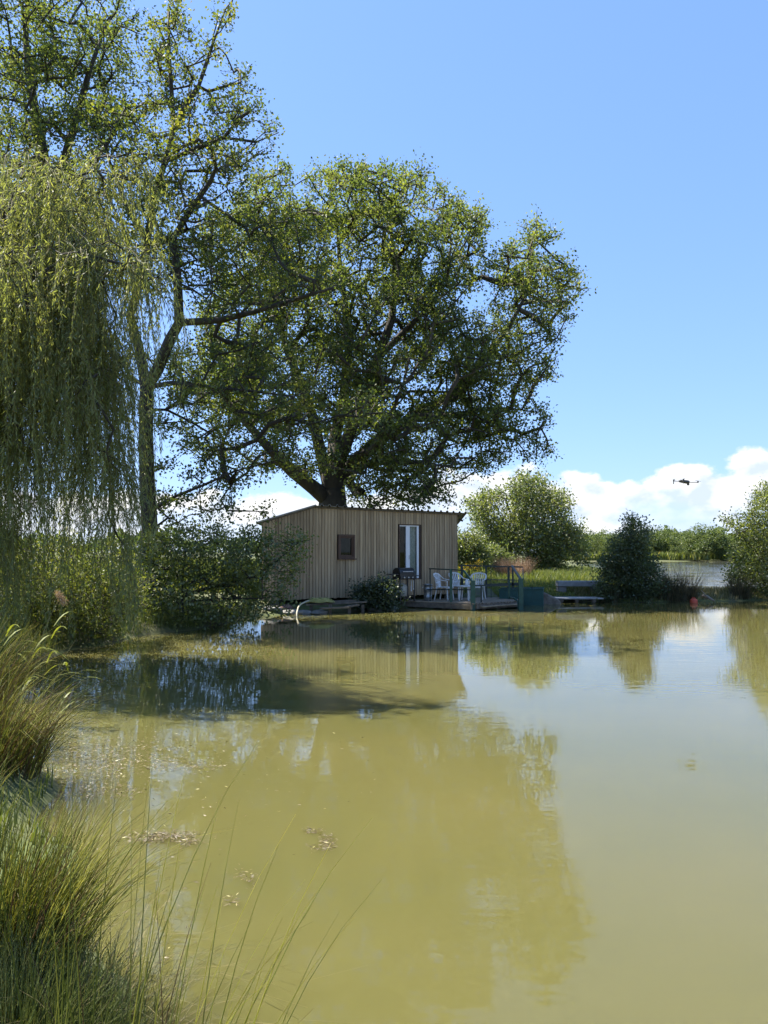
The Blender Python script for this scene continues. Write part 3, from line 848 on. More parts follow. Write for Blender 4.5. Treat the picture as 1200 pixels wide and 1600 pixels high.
def rail_set():
    r1 = empty('handrail', (1.9, 22.5, DZ)); tag(r1, 'green handrail along the left front edge of the deck', 'railing')
    p705 = P(704.5, 937, 22.45); p705.z = DZ
    t = P(704.5, 889, 22.45)
    MB().bar((t.x, t.y, -.4), t, .075).build('post', M_green, r1)
    a = P(671, 888.5, 23.0); b = P(724, 891, 22.15); MB().bar(a, b, .045, .035).build('top_rail', M_dkgreen, r1)
    a2 = P(668, 921, 23.05); b2 = P(736, 921.5, 22.1); MB().bar(a2, b2, .04, .03).build('lower_rail', M_dkgreen, r1)
    q = P(738.7, 907, 22.05); MB().bar((q.x, q.y, -.9), q, .125).build('post', M_green, r1)
    MB().bar(b, (q.x - .03, q.y, q.z - .02), .06, .05).build('brace', M_green, r1)
    q0 = P(672, 889, 23.0); MB().bar((q0.x, q0.y, DZ - .05), q0, .04).build('post', M_dkgreen, r1)
    r2 = empty('handrail', (3.4, 24.3, DZ)); tag(r2, 'dark green handrail around the far side of the deck', 'railing')
    Yb = 24.75
    def pt(x, y, Y=Yb): return P(x, y, Y)
    for x, ytop, w in ((721.5, 883, .08), (759.5, 885, .055), (767, 886, .02), (794.5, 885, .065), (801, 884, .05)):
        q = pt(x, ytop); MB().bar((q.x, q.y, DZ - .1), q, w).build('post', M_dkgreen, r2)
    MB().bar(pt(718, 883.5), pt(817, 886), .055, .04).build('top_rail', M_dkgreen, r2)
    MB().bar(pt(742, 905.5), pt(812, 906.5), .03, .03).build('middle_rail', M_dkgreen, r2)
    MB().bar(pt(748, 915), pt(812, 912.5), .05, .09).build('lower_rail', M_dkgreen, r2)
    r3 = empty('handrail', (3.9, 22.4, DZ)); tag(r3, 'stout green mooring post with sloping rail at the deck corner', 'railing')
    q = P(813.5, 904, 22.15); MB().bar((q.x, q.y, -.9), q, .125).build('post', M_green, r3)
    MB().bar(P(800, 884.5, 24.3), (q.x, q.y, q.z - .02), .06, .05).build('brace', M_dkgreen, r3)
    MB().tube([P(797, 934, 22.9), P(803, 935, 22.6), P(809, 939, 22.3), P(810.5, 950, 22.2), P(811, 960, 22.2)], .03, 8).build('curved_bracket', M_green, r3, True)
    MB().bar(P(795.5, 906, 22.9), P(795.5, 936, 22.9), .05).build('post', M_green, r3)
    MB().bar(P(817, 887, 24.2), P(817.5, 905, 22.3), .02).build('brace', M_dkgreen, r3)
    MB().bar(P(742, 915, 22.1), P(795, 914.5, 22.9), .035, .05).build('lower_rail', M_dkgreen, r3)
    MB().bar(P(752, 915, 22.2), P(752, 941, 22.2), .045).build('post', M_dkgreen, r3)
rail_set()

def chair_parts():
    """garden armchair, faces -Y, origin between the feet"""
    parts = []
    def leg(x, y, xt, yt): return MB().bar((x, y, 0), (xt, yt, .42), .045, .035)
    for sx in (-1, 1):
        parts.append(('leg', leg(sx * .26, -.24, sx * .22, -.20))); parts.append(('leg', leg(sx * .24, .27, sx * .20, .18)))
    seat = MB()
    for i in range(7):
        x0 = -.225 + i * .0645
        seat.box(x0, x0 + .056, -.24, .20, .405, .43)
    seat.box(-.24, .24, -.255, -.225, .385, .432); seat.box(-.24, .24, .185, .215, .39, .434)
    parts.append(('seat', seat))
    back = MB(); nb = 7
    for i in range(nb):
        u = (i / (nb - 1) - .5) * 2
        xb, xt = u * .17, u * .25
        yb, yt = .20 - .03 * (1 - u * u) + .02, .34 - .06 * u * u
        back.bar((xb, yb, .43), (xt, yt, .84 - .03 * u * u), .036, .016)
    tp = [(-.265, .27, .78), (-.2, .315, .835), (0, .345, .862), (.2, .315, .835), (.265, .27, .78)]
    for a, b in zip(tp[:-1], tp[1:]): back.bar(a, b, .045, .05)
    lp = [(-.21, .225, .56), (0, .25, .56), (.21, .225, .56)]
    for a, b in zip(lp[:-1], lp[1:]): back.bar(a, b, .02, .035)
    parts.append(('backrest', back))
    for sx in (-1, 1):
        ar = MB()
        pts = [(sx * .262, .27, .78), (sx * .285, .14, .68), (sx * .29, -.08, .645), (sx * .275, -.23, .63)]
        for a, b in zip(pts[:-1], pts[1:]): ar.bar(a, b, .055, .022)
        ar.bar((sx * .275, -.225, .63), (sx * .235, -.215, .41), .045, .03)
        parts.append(('armrest', ar))
    return parts
def make_chair(loc, rz, label):
    root = empty('garden_chair', loc, rz); root.scale = (.88, .88, .93); tag(root, label, 'chair', 'white plastic chairs on the deck')
    global CH
    if CH is None:
        CH = []
        for nm, mb in chair_parts():
            o = mb.build(nm, M_plastic, None, False, .006); o.parent = root; CH.append(o)
    else:
        for o in CH:
            c = o.copy(); link(c); c.parent = root
CH = None
def on_deck(px, Y):
    q = P(px, 900, Y); return (q.x, q.y, DZ + .002)
make_chair(on_deck(694, 23.45), R(62), 'white plastic garden chair against the cabin wall beside the steel bin')
make_chair(on_deck(745, 23.85), R(-22), 'sunlit white plastic garden chair standing out in front of the far handrail')
make_chair(on_deck(718, 24.15), R(35), 'white plastic garden chair half hidden behind the green post by the cabin corner')
def side_table():
    c = on_deck(727, 23.35)
    root = empty('side_table', c); tag(root, 'small white plastic table between the garden chairs', 'table')
    MB().lathe([(.0, .40), (.23, .40), (.24, .41), (.24, .43), (.23, .44), (.0, .44)], c, 20).build('tabletop', M_plastic, root)
    for a in (.4, 2.0, 3.5, 5.1):
        MB().bar((c[0] + .21 * math.cos(a), c[1] + .21 * math.sin(a), c[2]), (c[0] + .16 * math.cos(a), c[1] + .16 * math.sin(a), c[2] + .40), .04, .03).build('leg', M_plastic, root)
    b = MB().lathe([(.0, 0), (.045, 0), (.048, .02), (.048, .13), (.02, .18), (.018, .21), (.0, .21)], (c[0] + .03, c[1] - .05, c[2] + .442), 12).build('bottle', M_plastic, None, True)
    tag(b, 'white plastic bottle standing on the small table', 'bottle')
side_table()

def barbecue():
    s = (s_of(612) + s_of(650)) / 2 - .05
    o = P(631, 900, 22.95); ang = math.atan2(U2.y, U2.x)
    root = empty('barbecue', (o.x, o.y, gz(o.x, o.y) if gz(o.x, o.y) > .1 else DZ), ang)
    base = root.location.z
    tag(root, 'black gas barbecue with side shelves under the french window', 'barbecue')
    def b(name, mb, mat, par=root, bev=.006):
        q = mb.build(name, mat, None, False, bev); q.parent = par; return q
    H = DZ - base
    b('firebox', MB().box(-.27, .27, -.2, .2, .66 + H, .84 + H), M_black)
    lid = MB(); n = 10                                        # curved hood
    for i in range(n + 1):
        a = math.pi * i / n; y = -.2 * math.cos(a); z = .842 + H + .15 * math.sin(a)
        lid.v += [(-.27, y, z), (.27, y, z)]
        if i: lid.f.append((2 * i - 2, 2 * i - 1, 2 * i + 1, 2 * i))
    lid.f += [tuple(2 * i for i in range(n + 1)), tuple(2 * i + 1 for i in range(n + 1))[::-1]]
    lo = b('lid', lid, M_black, root, 0)
    b('handle', MB().bar((-.18, -.225, .88 + H), (.18, -.225, .88 + H), .02), M_steel, lo, 0)
    b('side_shelf', MB().box(-.52, -.275, -.17, .17, .79 + H, .815 + H), M_black)
    b('side_shelf', MB().box(.275, .47, -.17, .17, .74 + H, .765 + H), M_black)
    b('control_panel', MB().box(-.27, .27, -.235, -.203, .67 + H, .75 + H), M_black)
    for x in (-.15, 0, .15):
        k = MB(); k.tube([(x, -.237, .71 + H), (x, -.262, .71 + H)], .022, 10); b('knob', k, M_steel, root, 0)
    for x in (-.25, .25):
        for y in (-.18, .18):
            b('leg', MB().bar((x, y, .0), (x, y, .66 + H), .035), M_black, root, 0)
    b('bottom_shelf', MB().box(-.26, .26, -.19, .19, .12 + H, .14 + H), M_black)
    gq = MB().lathe([(.0, 0), (.13, 0), (.15, .03), (.15, .28), (.12, .34), (.05, .36), (.05, .40), (.0, .40)], (-.06, 0, .142 + H), 18)
    g = gq.build('gas_bottle', M_gas, None, True)
    ca, sa = math.cos(ang), math.sin(ang)
    g.location = root.location; g.rotation_euler = (0, 0, ang)
    tag(g, 'pale grey gas bottle on the shelf under the black barbecue', 'gas bottle')
    t = MB()
    t.tube([(.12, -.215, .45 + H), (.12, -.215, .62 + H)], .012, 6); t.bar((.12, -.215, .30 + H), (.12, -.215, .45 + H), .05, .008)
    b('hanging_spatula', t, M_steel, root, 0)
    t = MB(); t.tube([(.2, -.215, .40 + H), (.2, -.215, .62 + H)], .012, 6); t.bar((.2, -.215, .34 + H), (.2, -.215, .40 + H), .03, .008)
    b('hanging_tongs', t, M_steel, root, 0)
barbecue()
def steel_bin():
    c = on_deck(668.5, 23.3); q = Vector((c[0], c[1], DZ))
    root = empty('metal_bin', q); tag(root, 'galvanised steel bin beside the black barbecue', 'bin')
    MB().lathe([(.0, 0), (.115, 0), (.12, .01), (.12, .1), (.125, .105), (.12, .11), (.128, .33), (.133, .335), (.128, .34), (.13, .47), (.14, .475), (.14, .49), (.12, .49), (.11, .06), (.0, .06)], q, 24).build('body', M_steel, root, True)
    for sx in (-1, 1):
        MB().tube([(q.x + sx * .13, q.y - .05, q.z + .40), (q.x + sx * .17, q.y - .05, q.z + .38), (q.x + sx * .17, q.y + .05, q.z + .38), (q.x + sx * .13, q.y + .05, q.z + .40)], .008, 6).build('handle', M_steel, root)
steel_bin()

def punt():
    root = empty('punt', (4.2, 24.2, 0)); tag(root, 'dark green square ended punt moored behind the deck', 'boat')
    # hull: near side from (775,945) to (850,945), depth back
    a = P(780, 942, 24.2); b = P(849, 945, 23.9)
    ax = Vector((b.x - a.x, b.y - a.y, 0)); Ln = ax.length; ax.normalize(); bk = Vector((-ax.y, ax.x, 0))
    def h(s, t, z): 
        q = Vector((a.x, a.y, 0)) + ax * s + bk * t; return Vector((q.x, q.y, z))
    z1, z0 = .50, -.15; Wd = 1.0; th = .04
    def slab(name, pts, par=root):
        return MB().hexa(pts).build(name, M_boat, par, False, .006)
    slab('side', [h(0, 0.02, z0), h(Ln, .02, z0), h(Ln, .02 + th, z0), h(0, .02 + th, z0), h(0, 0, z1 - .03), h(Ln, 0, z1), h(Ln, th, z1), h(0, th, z1 - .03)])
    slab('side', [h(0, Wd - th, z0), h(Ln, Wd - th, z0), h(Ln, Wd, z0), h(0, Wd, z0), h(0, Wd - th, z1 - .03), h(Ln, Wd - th, z1), h(Ln, Wd, z1), h(0, Wd, z1 - .03)])
    slab('transom', [h(Ln - th, th + .022, z0), h(Ln - .002, th + .022, z0), h(Ln - .002, Wd - th - .002, z0), h(Ln - th, Wd - th - .002, z0), h(Ln - th, th + .002, z1 - .004), h(Ln - .002, th + .002, z1 - .004), h(Ln - .002, Wd - th - .002, z1 - .004), h(Ln - th, Wd - th - .002, z1 - .004)])
    slab('bow_panel', [h(.002, th + .022, z0), h(th, th + .022, z0), h(th, Wd - th - .002, z0), h(.002, Wd - th - .002, z0), h(.002, th + .002, z1 - .034), h(th, th + .002, z1 - .034), h(th, Wd - th - .002, z1 - .034), h(.002, Wd - th - .002, z1 - .034)])
    slab('bottom', [h(th + .002, th + .03, z0 + .01), h(Ln - th - .002, th + .03, z0 + .01), h(Ln - th - .002, Wd - th - .01, z0 + .01), h(th + .002, Wd - th - .01, z0 + .01), h(th + .002, th + .03, z0 + .05), h(Ln - th - .002, th + .03, z0 + .05), h(Ln - th - .002, Wd - th - .01, z0 + .05), h(th + .002, Wd - th - .01, z0 + .05)])
    for t in (-.015, Wd - .03):
        MB().bar(h(-.01, t + .02, z1 - .012), h(Ln + .01, t + .02, z1 + .018), .075, .03).build('gunwale', M_boat, root)
    MB().bar(h(Ln * .5, th + .004, z1 - .08), h(Ln * .5, Wd - th - .004, z1 - .08), .22, .03).build('thwart', M_boat, root)
    MB().tube([h(Ln * .75, .02, z1 + .02), h(Ln * .75, .02, z1 + .09)], .02, 8).build('rowlock', M_dkgreen, root)
punt()
# ramp, slab and bench on the bank
def ramp_stone():
    c = P(858, 931, 24.9)
    m = MB().hexa([(c.x - .35, c.y - .35, -.3), (c.x + .42, c.y - .35, -.3), (c.x + .42, c.y + .6, -.3), (c.x - .35, c.y + .6, -.3),
                   (c.x - .30, c.y - .25, .42), (c.x + .30, c.y - .25, .10), (c.x + .32, c.y + .5, .16), (c.x - .30, c.y + .5, .46)])
    tag(m.build('ramp_block', M_oldwood, None, False, .03), 'dark sloping concrete block between the punt and the grey jetty', 'concrete block')
ramp_stone()
def jetty():
    a = P(864, 936, 25.2); b = P(936, 937, 25.2)
    root = empty('jetty', (a.x, a.y, .1)); tag(root, 'low grey jetty slab in front of the concrete bench', 'jetty')
    for i in range(4):
        y = 25.0 + i * .19
        MB().box(a.x + .03 * (i % 2), b.x + .1 - .04 * (i % 2), y, y + .175, .13, .175).build('plank', M_slab, root, False, .006)
    for x in (a.x + .25, (a.x + b.x) / 2, b.x - .2):
        MB().box(x - .06, x + .06, 25.05, 25.7, .045, .128).build('bearer', M_oldwood, root)
        MB().box(x - .05, x + .05, 25.1, 25.2, -.8, .043).build('pile', M_oldwood, root)
jetty()
def bench():
    Y = 26.6; a = P(872, 912, Y); b = P(940, 912, Y); z = gz((a.x + b.x) / 2, Y)
    root = empty('bench', ((a.x + b.x) / 2, Y, z)); tag(root, 'grey concrete bench on block legs at the grassy bank', 'bench')
    zt = P(900, 908, Y).z; zb = P(900, 916.5, Y).z
    MB().box(a.x, b.x, Y, Y + .42, zb, zt).build('seat', M_slab, root, False, .015)
    for x in (a.x + .02, b.x - .32):
        MB().box(x, x + .28, Y + .05, Y + .37, z - .15, zb - .002).build('leg', M_concrete, root, False, .012)
bench()
# landing planks, bank stones and hose in front of the cabin
def landing():
    root = empty('landing_stage', (-1.4, 20.9, .12)); tag(root, 'rough landing of old dark planks at the water below the small window', 'landing stage')
    pl = [((478, 945), (572, 940.5), 20.9, 21.35, .16), ((500, 950.5), (545, 949), 20.55, 20.7, .2), ((496, 941), (560, 938), 21.15, 21.5, .14), ((540, 948), (560, 945), 20.8, 21.0, .15)]
    for (p, q, Y0, Y1, w) in pl:
        a = P(*p, Y0); b = P(*q, Y1); MB().bar(a, b, w, .04).build('plank', M_oldwood, root)
    for px, Y in ((485, 20.95), (515, 20.75), (545, 20.95), (566, 21.3)):
        q = P(px, 950, Y); MB().bar((q.x, q.y, -.6), (q.x + .02, q.y, P(px, 945, Y).z), .08).build('pile', M_oldwood, root)
landing()
def hose():
    m = MB(); c = P(500, 940, 20.95); pts = []
    for i in range(230):
        t = i * .18; r = .30 - .0007 * i + .03 * math.sin(i * .37)
        pts.append((c.x + r * 1.25 * math.cos(t) + .02 * math.sin(i), c.y + r * .5 * math.sin(t), c.z - .02 + .0005 * i + .012 * math.sin(i * .9)))
    m.tube(pts, .014, 6)
    o = m.build('hose_coil', M_hose, None, True); tag(o, 'coil of yellow green hose lying on the dark landing planks', 'hose')
    m = MB()
    pts = [P(487, 938, 20.95), P(478, 940, 20.8), P(470, 944, 20.6), P(466, 949, 20.4), P(464, 957, 20.2), P(463, 968, 20.0), P(463, 985, 19.9)]
    m.tube(pts, .022, 8); o = m.build('water_pipe', M_pipe, None, True); tag(o, 'pale bent pipe dipping into the pond below the cabin', 'pipe')
hose()
def stones():
    spots = [(425, 957, 20.6, .22), (440, 950, 21.0, .26), (455, 951, 20.7, .22), (472, 953, 20.7, .20), (500, 957, 20.75, .2), (585, 950, 21.9, .2), (605, 951, 22.3, .2)]
    lab = ['pale bank stone under the bush branches left of the cabin', 'wide reddish bank stone under the cabin corner left of the pipe', 'bank stone right behind the bent pale pipe', 'dark bank stone at the left end of the landing planks',
           'dark bank stone under the middle of the landing planks', 'bank stone at the foot of the brambles, left of two', 'bank stone at the foot of the brambles nearest the deck']
    for (px, py, Y, r), lb in zip(spots, lab):
        q = P(px, py, Y); g = np.random.default_rng(int(px)); m = MB(); n = 9
        prof = [(.0, -.6), (.8, -.45), (1.0, 0), (.85, .4), (.45, .62), (.0, .66)]
        m.lathe([(a * r * 1.25, b * r * .55) for a, b in prof], (q.x, q.y, max(.03, gz(q.x, q.y) + .02)), n)
        m.v = [(x + g.normal() * r * .08, y + g.normal() * r * .08, z + g.normal() * r * .05) for x, y, z in m.v]
        tag(m.build('bank_stone', M_concrete if px != 440 else M_brickstone, None, False, .02), lb, 'stone', 'stones along the cabin bank')
M_brickstone = solid('reddish_stone', (0.14, 0.075, 0.05), (0.24, 0.14, 0.10), 6, .9, bump=.5)
stones()

# drone
def drone():
    c = P(1069, 752.5, 18.2)
    root = empty('drone', c, R(12)); tag(root, 'small dark grey quadcopter drone hovering above the lake', 'drone')
    root.rotation_euler = (R(3), R(6), R(12))
    def b(name, mb, par=root, sm=False, mat=M_drone, bev=.004):
        o = mb.build(name, mat, None, sm, bev); o.parent = par; return o
    m = MB(); rs = [(-.135, .022, .020), (-.11, .042, .032), (0, .050, .042), (.08, .048, .044), (.12, .036, .034), (.135, .02, .02)]
    n = 12
    for (x, w, h) in rs:
        for k in range(n):
            a = 2 * math.pi * k / n
            m.v.append((x, w * math.copysign(abs(math.cos(a)) ** .6, math.cos(a)), h * math.copysign(abs(math.sin(a)) ** .6, math.sin(a))))
    for i in range(len(rs) - 1):
        for k in range(n): k2 = (k + 1) % n; m.f.append((i * n + k, i * n + k2, (i + 1) * n + k2, (i + 1) * n + k))
    m.f += [tuple(range(n))[::-1], tuple(range((len(rs) - 1) * n, len(rs) * n))]
    b('body', m, root, True, M_drone, 0)
    b('camera_gimbal', MB().box(.09, .135, -.02, .02, -.075, -.03))
    for sx, sy in ((1, 1), (1, -1), (-1, 1), (-1, -1)):
        ex, ey = sx * .19 + .04, sy * .2
        ar = b('arm', MB().bar((sx * .09, sy * .04, -.005), (ex, ey, .005), .022, .016))
        b('motor', MB().lathe([(.0, -.02), (.016, -.02), (.018, .02), (.0, .022)], (ex, ey, .012), 10), ar, False, M_drone, 0)
        pa = .35 if sx > 0 else 1.2
        b('propeller', MB().bar((ex - .1 * math.cos(pa), ey - .1 * math.sin(pa), .038), (ex + .1 * math.cos(pa), ey + .1 * math.sin(pa), .038), .018, .004), ar, False, M_drone, 0)
        if sx < 0: b('landing_foot', MB().bar((ex, ey, 0), (ex, ey, -.07), .014), ar, False, M_drone, 0)
drone()

# red float and driftwood by the right bank
def float_can():
    q = P(1084, 941, 25.2)
    root = empty('plastic_can', (q.x, q.y, 0)); tag(root, 'orange red plastic can floating at the far bank', 'can')
    MB().lathe([(.0, -.08), (.10, -.08), (.12, -.04), (.12, .08), (.10, .12), (.05, .14), (.0, .14)], (q.x, q.y, 0.0), 16).build('body', M_red, root, True)
    MB().tube([(q.x - .06, q.y, .11), (q.x - .04, q.y, .17), (q.x + .04, q.y, .17), (q.x + .06, q.y, .11)], .012, 6).build('handle', M_red, root)
float_can()
def drift():
    a = P(1098, 931, 25.9); b = P(1116, 939, 25.0)
    m = MB(); m.tube([a, a.lerp(b, .4) + Vector((0, 0, .03)), b], [.05, .06, .03], 7)
    m.tube([a.lerp(b, .4), a.lerp(b, .4) + Vector((-.15, .1, .25))], [.025, .012], 5)
    tag(m.build('driftwood_log', M_twig, None, True), 'pale driftwood log sloping into the water beside the orange can', 'log')
    c = P(107, 1100, 8.3)
    m = MB(); m.tube([(c.x, c.y, -.3), (c.x + .01, c.y, .08), (c.x + .05, c.y, .2)], [.014, .012, .006], 6)
    m.tube([(c.x + .01, c.y, .08), (c.x - .06, c.y + .02, .16)], [.008, .004], 5)
    tag(m.build('dead_twig', M_twig, None, True), 'short dead twig sticking out of the dark water beside the rushes', 'twig')
drift()

# ------------------------------------------------------------------ trees
def gp(px, Y):
    q = P(px, 863, Y); return (q.x, q.y, gz(q.x, q.y))
# great oak behind the cabin
oak_limbs = [
    [(520, 800), (520, 785), (520, 765), (520, 745)],
    [(517, 785), (490, 762, -.5), (455, 735, -1), (425, 705, -1.6), (395, 672, -2), (365, 640, -2.4), (335, 600, -2.8)],
    [(517, 770), (503, 715, .3), (488, 650, .6), (470, 600, .6), (448, 545, .4), (430, 480, 0), (425, 410, -.4), (430, 345, -.6)],
    [(520, 745), (522, 690, 1), (535, 630, 1.8), (545, 560, 2.4), (540, 480, 2.6), (530, 400, 2.6), (525, 330, 2.4)],
    [(520, 745), (538, 700, -.5), (560, 640, -.8), (590, 560, -.8), (612, 500, -.6), (618, 430, -.2), (610, 360, 0), (605, 310, 0)],
    [(590, 560, -.8), (640, 510, -1.2), (680, 470, -1.2), (700, 420, -1), (705, 380, -.8)],
    [(517, 770), (548, 728, .2), (590, 690, .6), (640, 655, 1), (700, 620, 1.2), (750, 570, 1.2), (790, 520, 1.2), (820, 465, 1.2), (840, 420, 1)],
    [(640, 655, 1), (700, 650, .4), (760, 640, 0), (815, 640, -.3)],
    [(545, 725, .2), (600, 722, -1), (655, 722, -1.8), (705, 730, -2.3)],
    [(545, 725, .2), (585, 700, -2.2), (610, 650, -3.6), (630, 600, -4.4), (640, 560, -4.6)],
]
oak_blobs = [(430, 325, 55), (515, 315, 55), (575, 300, 38), (610, 310, 45), (640, 290, 26), (660, 345, 60), (700, 365, 50), (722, 415, 42), (738, 350, 18),
             (380, 400, 75), (470, 400, 80), (570, 410, 85), (650, 440, 75), (840, 375, 22), (815, 420, 42), (850, 450, 40), (868, 420, 24), (885, 455, 20), (800, 470, 35), (855, 500, 32),
             (780, 550, 52), (700, 540, 70), (600, 520, 85), (500, 500, 85), (400, 500, 80), (330, 580, 60), (420, 600, 80), (520, 600, 85), (620, 610, 85), (720, 620, 75), (795, 610, 48), (835, 575, 24),
             (805, 660, 45), (848, 655, 24), (845, 695, 14), (735, 680, 55), (660, 690, 65), (585, 690, 55), (440, 680, 55), (350, 660, 55),
             (640, 742, 42), (700, 735, 40), (590, 765, 28), (738, 725, 24), (672, 765, 22), (470, 715, 26), (525, 690, 46), (565, 722, 30), (415, 720, 22), (550, 765, 16)]
b = gp(515, 29.5)
tree('oak_tree', 'great spreading oak with thick forked trunk behind the cabin', 'tree', b, oak_limbs, oak_blobs, 29.5, 5.0, 1800, 0.12, M_oak, M_oakbark, 0.88, 0.008,
     per=4, lpt=22, twig=0.5, step=0.6, seed=11, width=0.64, spread=0.17, power=0.55, sepf=.95,
     thr=.06, lump=6.5, lrad=[(.85, .45), (.32, .05), (.28, .045), (.28, .045), (.27, .045), (.13, .04), (.28, .045), (.15, .04), (.18, .04), (.2, .04)])
# tall alder on the left bank
al = [
    [(236, 905), (234, 830), (230, 750), (228, 680), (229, 605)],
    [(229, 605), (216, 540, .3), (203, 492, .4), (212, 462, .4), (224, 430, .4), (230, 376, .4), (241, 307, .3), (258, 252, .2), (272, 200, .2), (268, 140, 0), (264, 80, 0), (264, 10, 0)],
    [(229, 605), (246, 578, -.3), (266, 530, -.5), (280, 504, -.6), (278, 450, -.8), (272, 370, -.9), (300, 325, -1), (328, 285, -1.1), (338, 262, -1.2)],
    [(280, 504, -.6), (345, 500, -1), (402, 486, -1.3), (460, 468, -1.5), (520, 450, -1.8)],
    [(272, 200, .2), (290, 165, .3), (310, 135, .4), (332, 70, .5), (352, 15, .6)],
    [(258, 252, .2), (300, 235, -.2), (350, 215, -.5), (400, 222, -.7), (436, 207, -.8)],
    [(230, 376, .4), (200, 330, .9), (170, 250, 1.2), (150, 170, 1.4)],
    [(229, 605), (270, 598, -.6), (330, 605, -1.2), (400, 612, -1.6), (460, 620, -2)],
    [(229, 640), (260, 640, .6), (300, 660, .9), (350, 690, 1)],
    [(232, 800), (275, 775, -.6), (320, 757, -1), (370, 735, -1.2), (410, 725, -1.3)],
    [(229, 605), (205, 590, .8), (185, 560, 1.2), (180, 520, 1.4)],
]
al_b = [(262, 55, 32), (268, 18, 20), (262, 115, 42), (330, 85, 28), (350, 32, 14), (362, 160, 36), (375, 115, 14), (320, 195, 50), (395, 215, 26), (425, 205, 16), (240, 200, 55), (185, 185, 42),
        (300, 270, 60), (220, 300, 62), (350, 285, 42), (150, 255, 45), (165, 330, 55), (280, 370, 60), (210, 400, 55), (340, 375, 55), (400, 385, 50), (450, 375, 42), (490, 365, 34), (350, 450, 48), (430, 445, 42), (495, 440, 32), (255, 430, 26),
        (325, 548, 32), (370, 560, 38), (440, 555, 38), (185, 560, 26), (320, 615, 42), (400, 620, 42), (470, 625, 42), (540, 640, 34), (585, 640, 20), (295, 680, 26), (350, 690, 44), (425, 690, 38), (490, 670, 32),
        (310, 755, 30), (365, 745, 24), (270, 795, 28), (320, 790, 24), (350, 790, 14), (405, 795, 9), (264, 560, 18), (262, 655, 18), (275, 612, 22), (200, 640, 20), (255, 725, 16), (250, 850, 22)]
tree('alder_tree', 'tall slender alder with dark straight trunk on the left bank', 'tree', gp(236, 18.2), al, al_b, 18.2, 2.4, 720, 0.08, M_alder, M_bark, 0.24, 0.004,
     per=4, lpt=15, twig=0.34, step=0.4, seed=21, width=0.7, spread=0.17, power=0.5, sepf=1.0, thr=-.05,
     lrad=[(.20, .155), (.12, .03), (.14, .04), (.085, .03), (.07, .02), (.06, .02), (.07, .02), (.06, .02), (.04, .02), (.05, .02), (.05, .02)])
# tree in the top left corner
tl = [[(-60, 880), (-50, 700), (-20, 520), (30, 380), (60, 250)],
      [(30, 380), (85, 300, -.4), (115, 200, -.6), (140, 110, -.8), (165, 40, -.8)], [(70, 250), (50, 150, .5), (40, 60, .8), (45, -30, .8)],
      [(-20, 520), (-10, 400, .5), (-25, 280, .8), (-60, 160, 1)], [(95, 300, -.4), (150, 250, -1), (190, 190, -1.3)]]
tl_b = [(40, 60, 60), (100, 50, 60), (160, 55, 42), (185, 110, 34), (60, 140, 68), (130, 150, 55), (20, 205, 60), (100, 210, 55), (170, 205, 40), (-50, 100, 80), (-70, 250, 80), (30, 290, 60), (196, 40, 20), (150, 2, 38), (60, -20, 55), (-40, -40, 60), (90, 300, 50), (20, 370, 55), (90, 400, 45)]
tree('oak_tree', 'leafy tree filling the top left corner behind the willow', 'tree', gp(-60, 21.5), tl, tl_b, 21.5, 3.2, 540, 0.092, M_oak, M_bark, 0.24, 0.005,
     per=4, lpt=18, twig=0.42, step=0.45, seed=31, width=0.66, spread=0.2)

